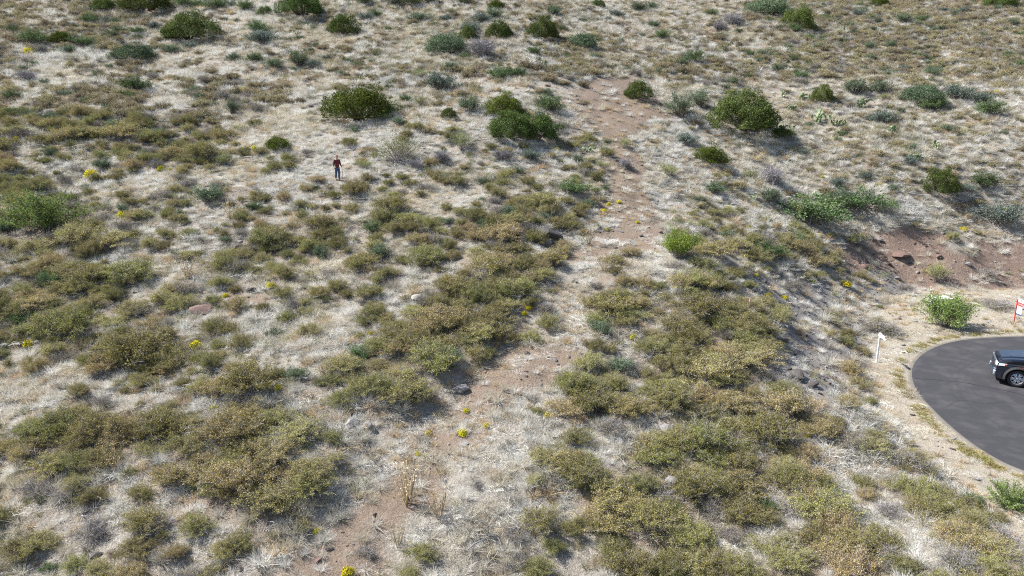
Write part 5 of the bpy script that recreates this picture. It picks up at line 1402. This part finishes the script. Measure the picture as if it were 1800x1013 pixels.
T_ = [(0, 0, .84, .17, .135), (0, -.01, 1.12, .16, .125), (0, -.02, 1.30, .185, .135), (0, -.02, 1.42, .16, .105), (0, -.03, 1.50, .075), (.17, -.02, 1.42, .078), (.225, .01, 1.17, .066), (.262, -.14, 1.01, .052), (-.17, -.02, 1.42, .078), (-.217, .06, 1.17, .066), (-.226, .01, .97, .052)]
link('shirt', skin_mesh('shirt', T_, [(0, 1), (1, 2), (2, 3), (3, 4), (3, 5), (5, 6), (6, 7), (3, 8), (8, 9), (9, 10)], M['shirt']), person)
J_ = [(0, 0, .97, .155, .12), (.085, 0, .84, .11), (.092, -.10, .50, .085), (.096, -.025, .11, .072), (-.085, 0, .84, .11), (-.097, .02, .50, .085), (-.10, .155, .15, .072)]
link('jeans', skin_mesh('jeans', J_, [(0, 1), (1, 2), (2, 3), (0, 4), (4, 5), (5, 6)], M['jeans']), person)
for sx, yh, zh in ((1, -.04, .055), (-1, .14, .06)):
    link('boot', skin_mesh('boot', [(sx * .10, yh, zh + .03, .058), (sx * .10, yh - .07, zh - .005, .052, .042), (sx * .10, yh - .16, zh - .02, .045, .032)], [(0, 1), (1, 2)], M['boot']), person)
hat = skin_mesh('cap', [(0, -.045, 1.735, .098, .108), (0, -.045, 1.79, .085, .092), (0, -.045, 1.82, .04)], [(0, 1), (1, 2)], M['hat'])
ho = link('cap', hat, person)
V = []; F = []
for i in range(24):
    a = i / 24 * 2 * math.pi; ex = .03 + .055 * max(0, -math.sin(a)) ** 2
    for r, zz in ((.088, 1.745), (.098 + ex, 1.735), (.098 + ex, 1.727), (.086, 1.735)): V.append((math.cos(a) * r * .92, -.045 + math.sin(a) * r, zz - .02 * max(0, -math.sin(a))))
F = [[i * 4 + j, ((i + 1) % 24) * 4 + j, ((i + 1) % 24) * 4 + (j + 1) % 4, i * 4 + (j + 1) % 4] for i in range(24) for j in range(4)]
link('brim', mesh_of('brim', np.array(V), np.array(F), M['hat'], smooth=True), ho)
link('hair', skin_mesh('hair', [(0, -.01, 1.70, .086, .078), (0, 0.0, 1.64, .07, .055), (0, .0, 1.60, .04)], [(0, 1), (1, 2)], M['hair']), person)
fc = bmesh.new()
for sx in (-1, 1):
    bmesh.ops.create_uvsphere(fc, u_segments=8, v_segments=6, radius=.011, matrix=Matrix.Translation((sx * .030, -.138, 1.682)))
bm_obj('eyes', fc, M['hair'], bo)
link('nose', skin_mesh('nose', [(0, -.135, 1.685, .008), (0, -.155, 1.655, .013), (0, -.14, 1.645, .010)], [(0, 1), (1, 2)], M['skin'], 1), bo)
link('mouth', skin_mesh('mouth', [(-.022, -.122, 1.615, .006), (0, -.132, 1.613, .008), (.022, -.122, 1.615, .006)], [(0, 1), (1, 2)], pbr('lips', (.35, .16, .13), .6), 1), bo)
for sx in (-1, 1): link('ear', skin_mesh('ear', [(sx * .083, -.04, 1.69, .012, .02), (sx * .088, -.035, 1.655, .009, .016)], [(0, 1)], M['skin'], 1), bo)
# walking stick, held in the hand
mw = Matrix.Translation(person.location) @ Matrix.Rotation(math.radians(28), 4, 'Z') @ Matrix.Scale(PS, 4)
hp_ = mw @ Vector((.275, -.245, .955))
def wv(a): return mw @ Vector(a)
sk = tubes_mesh('walking_stick', [[(*wv((.30, -.24, -.02)), .013), (*wv((.29, -.245, .5)), .014), (*hp_, .015), (*wv((.30, -.245, 1.06)), .014), (*wv((.38, -.23, 1.15)), .010)], [(*wv((.285, -.245, 1.0)), .012), (*wv((.23, -.25, 1.06)), .008)]], M['stick'], 7)
link('walking_stick', sk, label='forked wooden walking stick held by the walking person', category='walking stick')

relabel(rel_items)
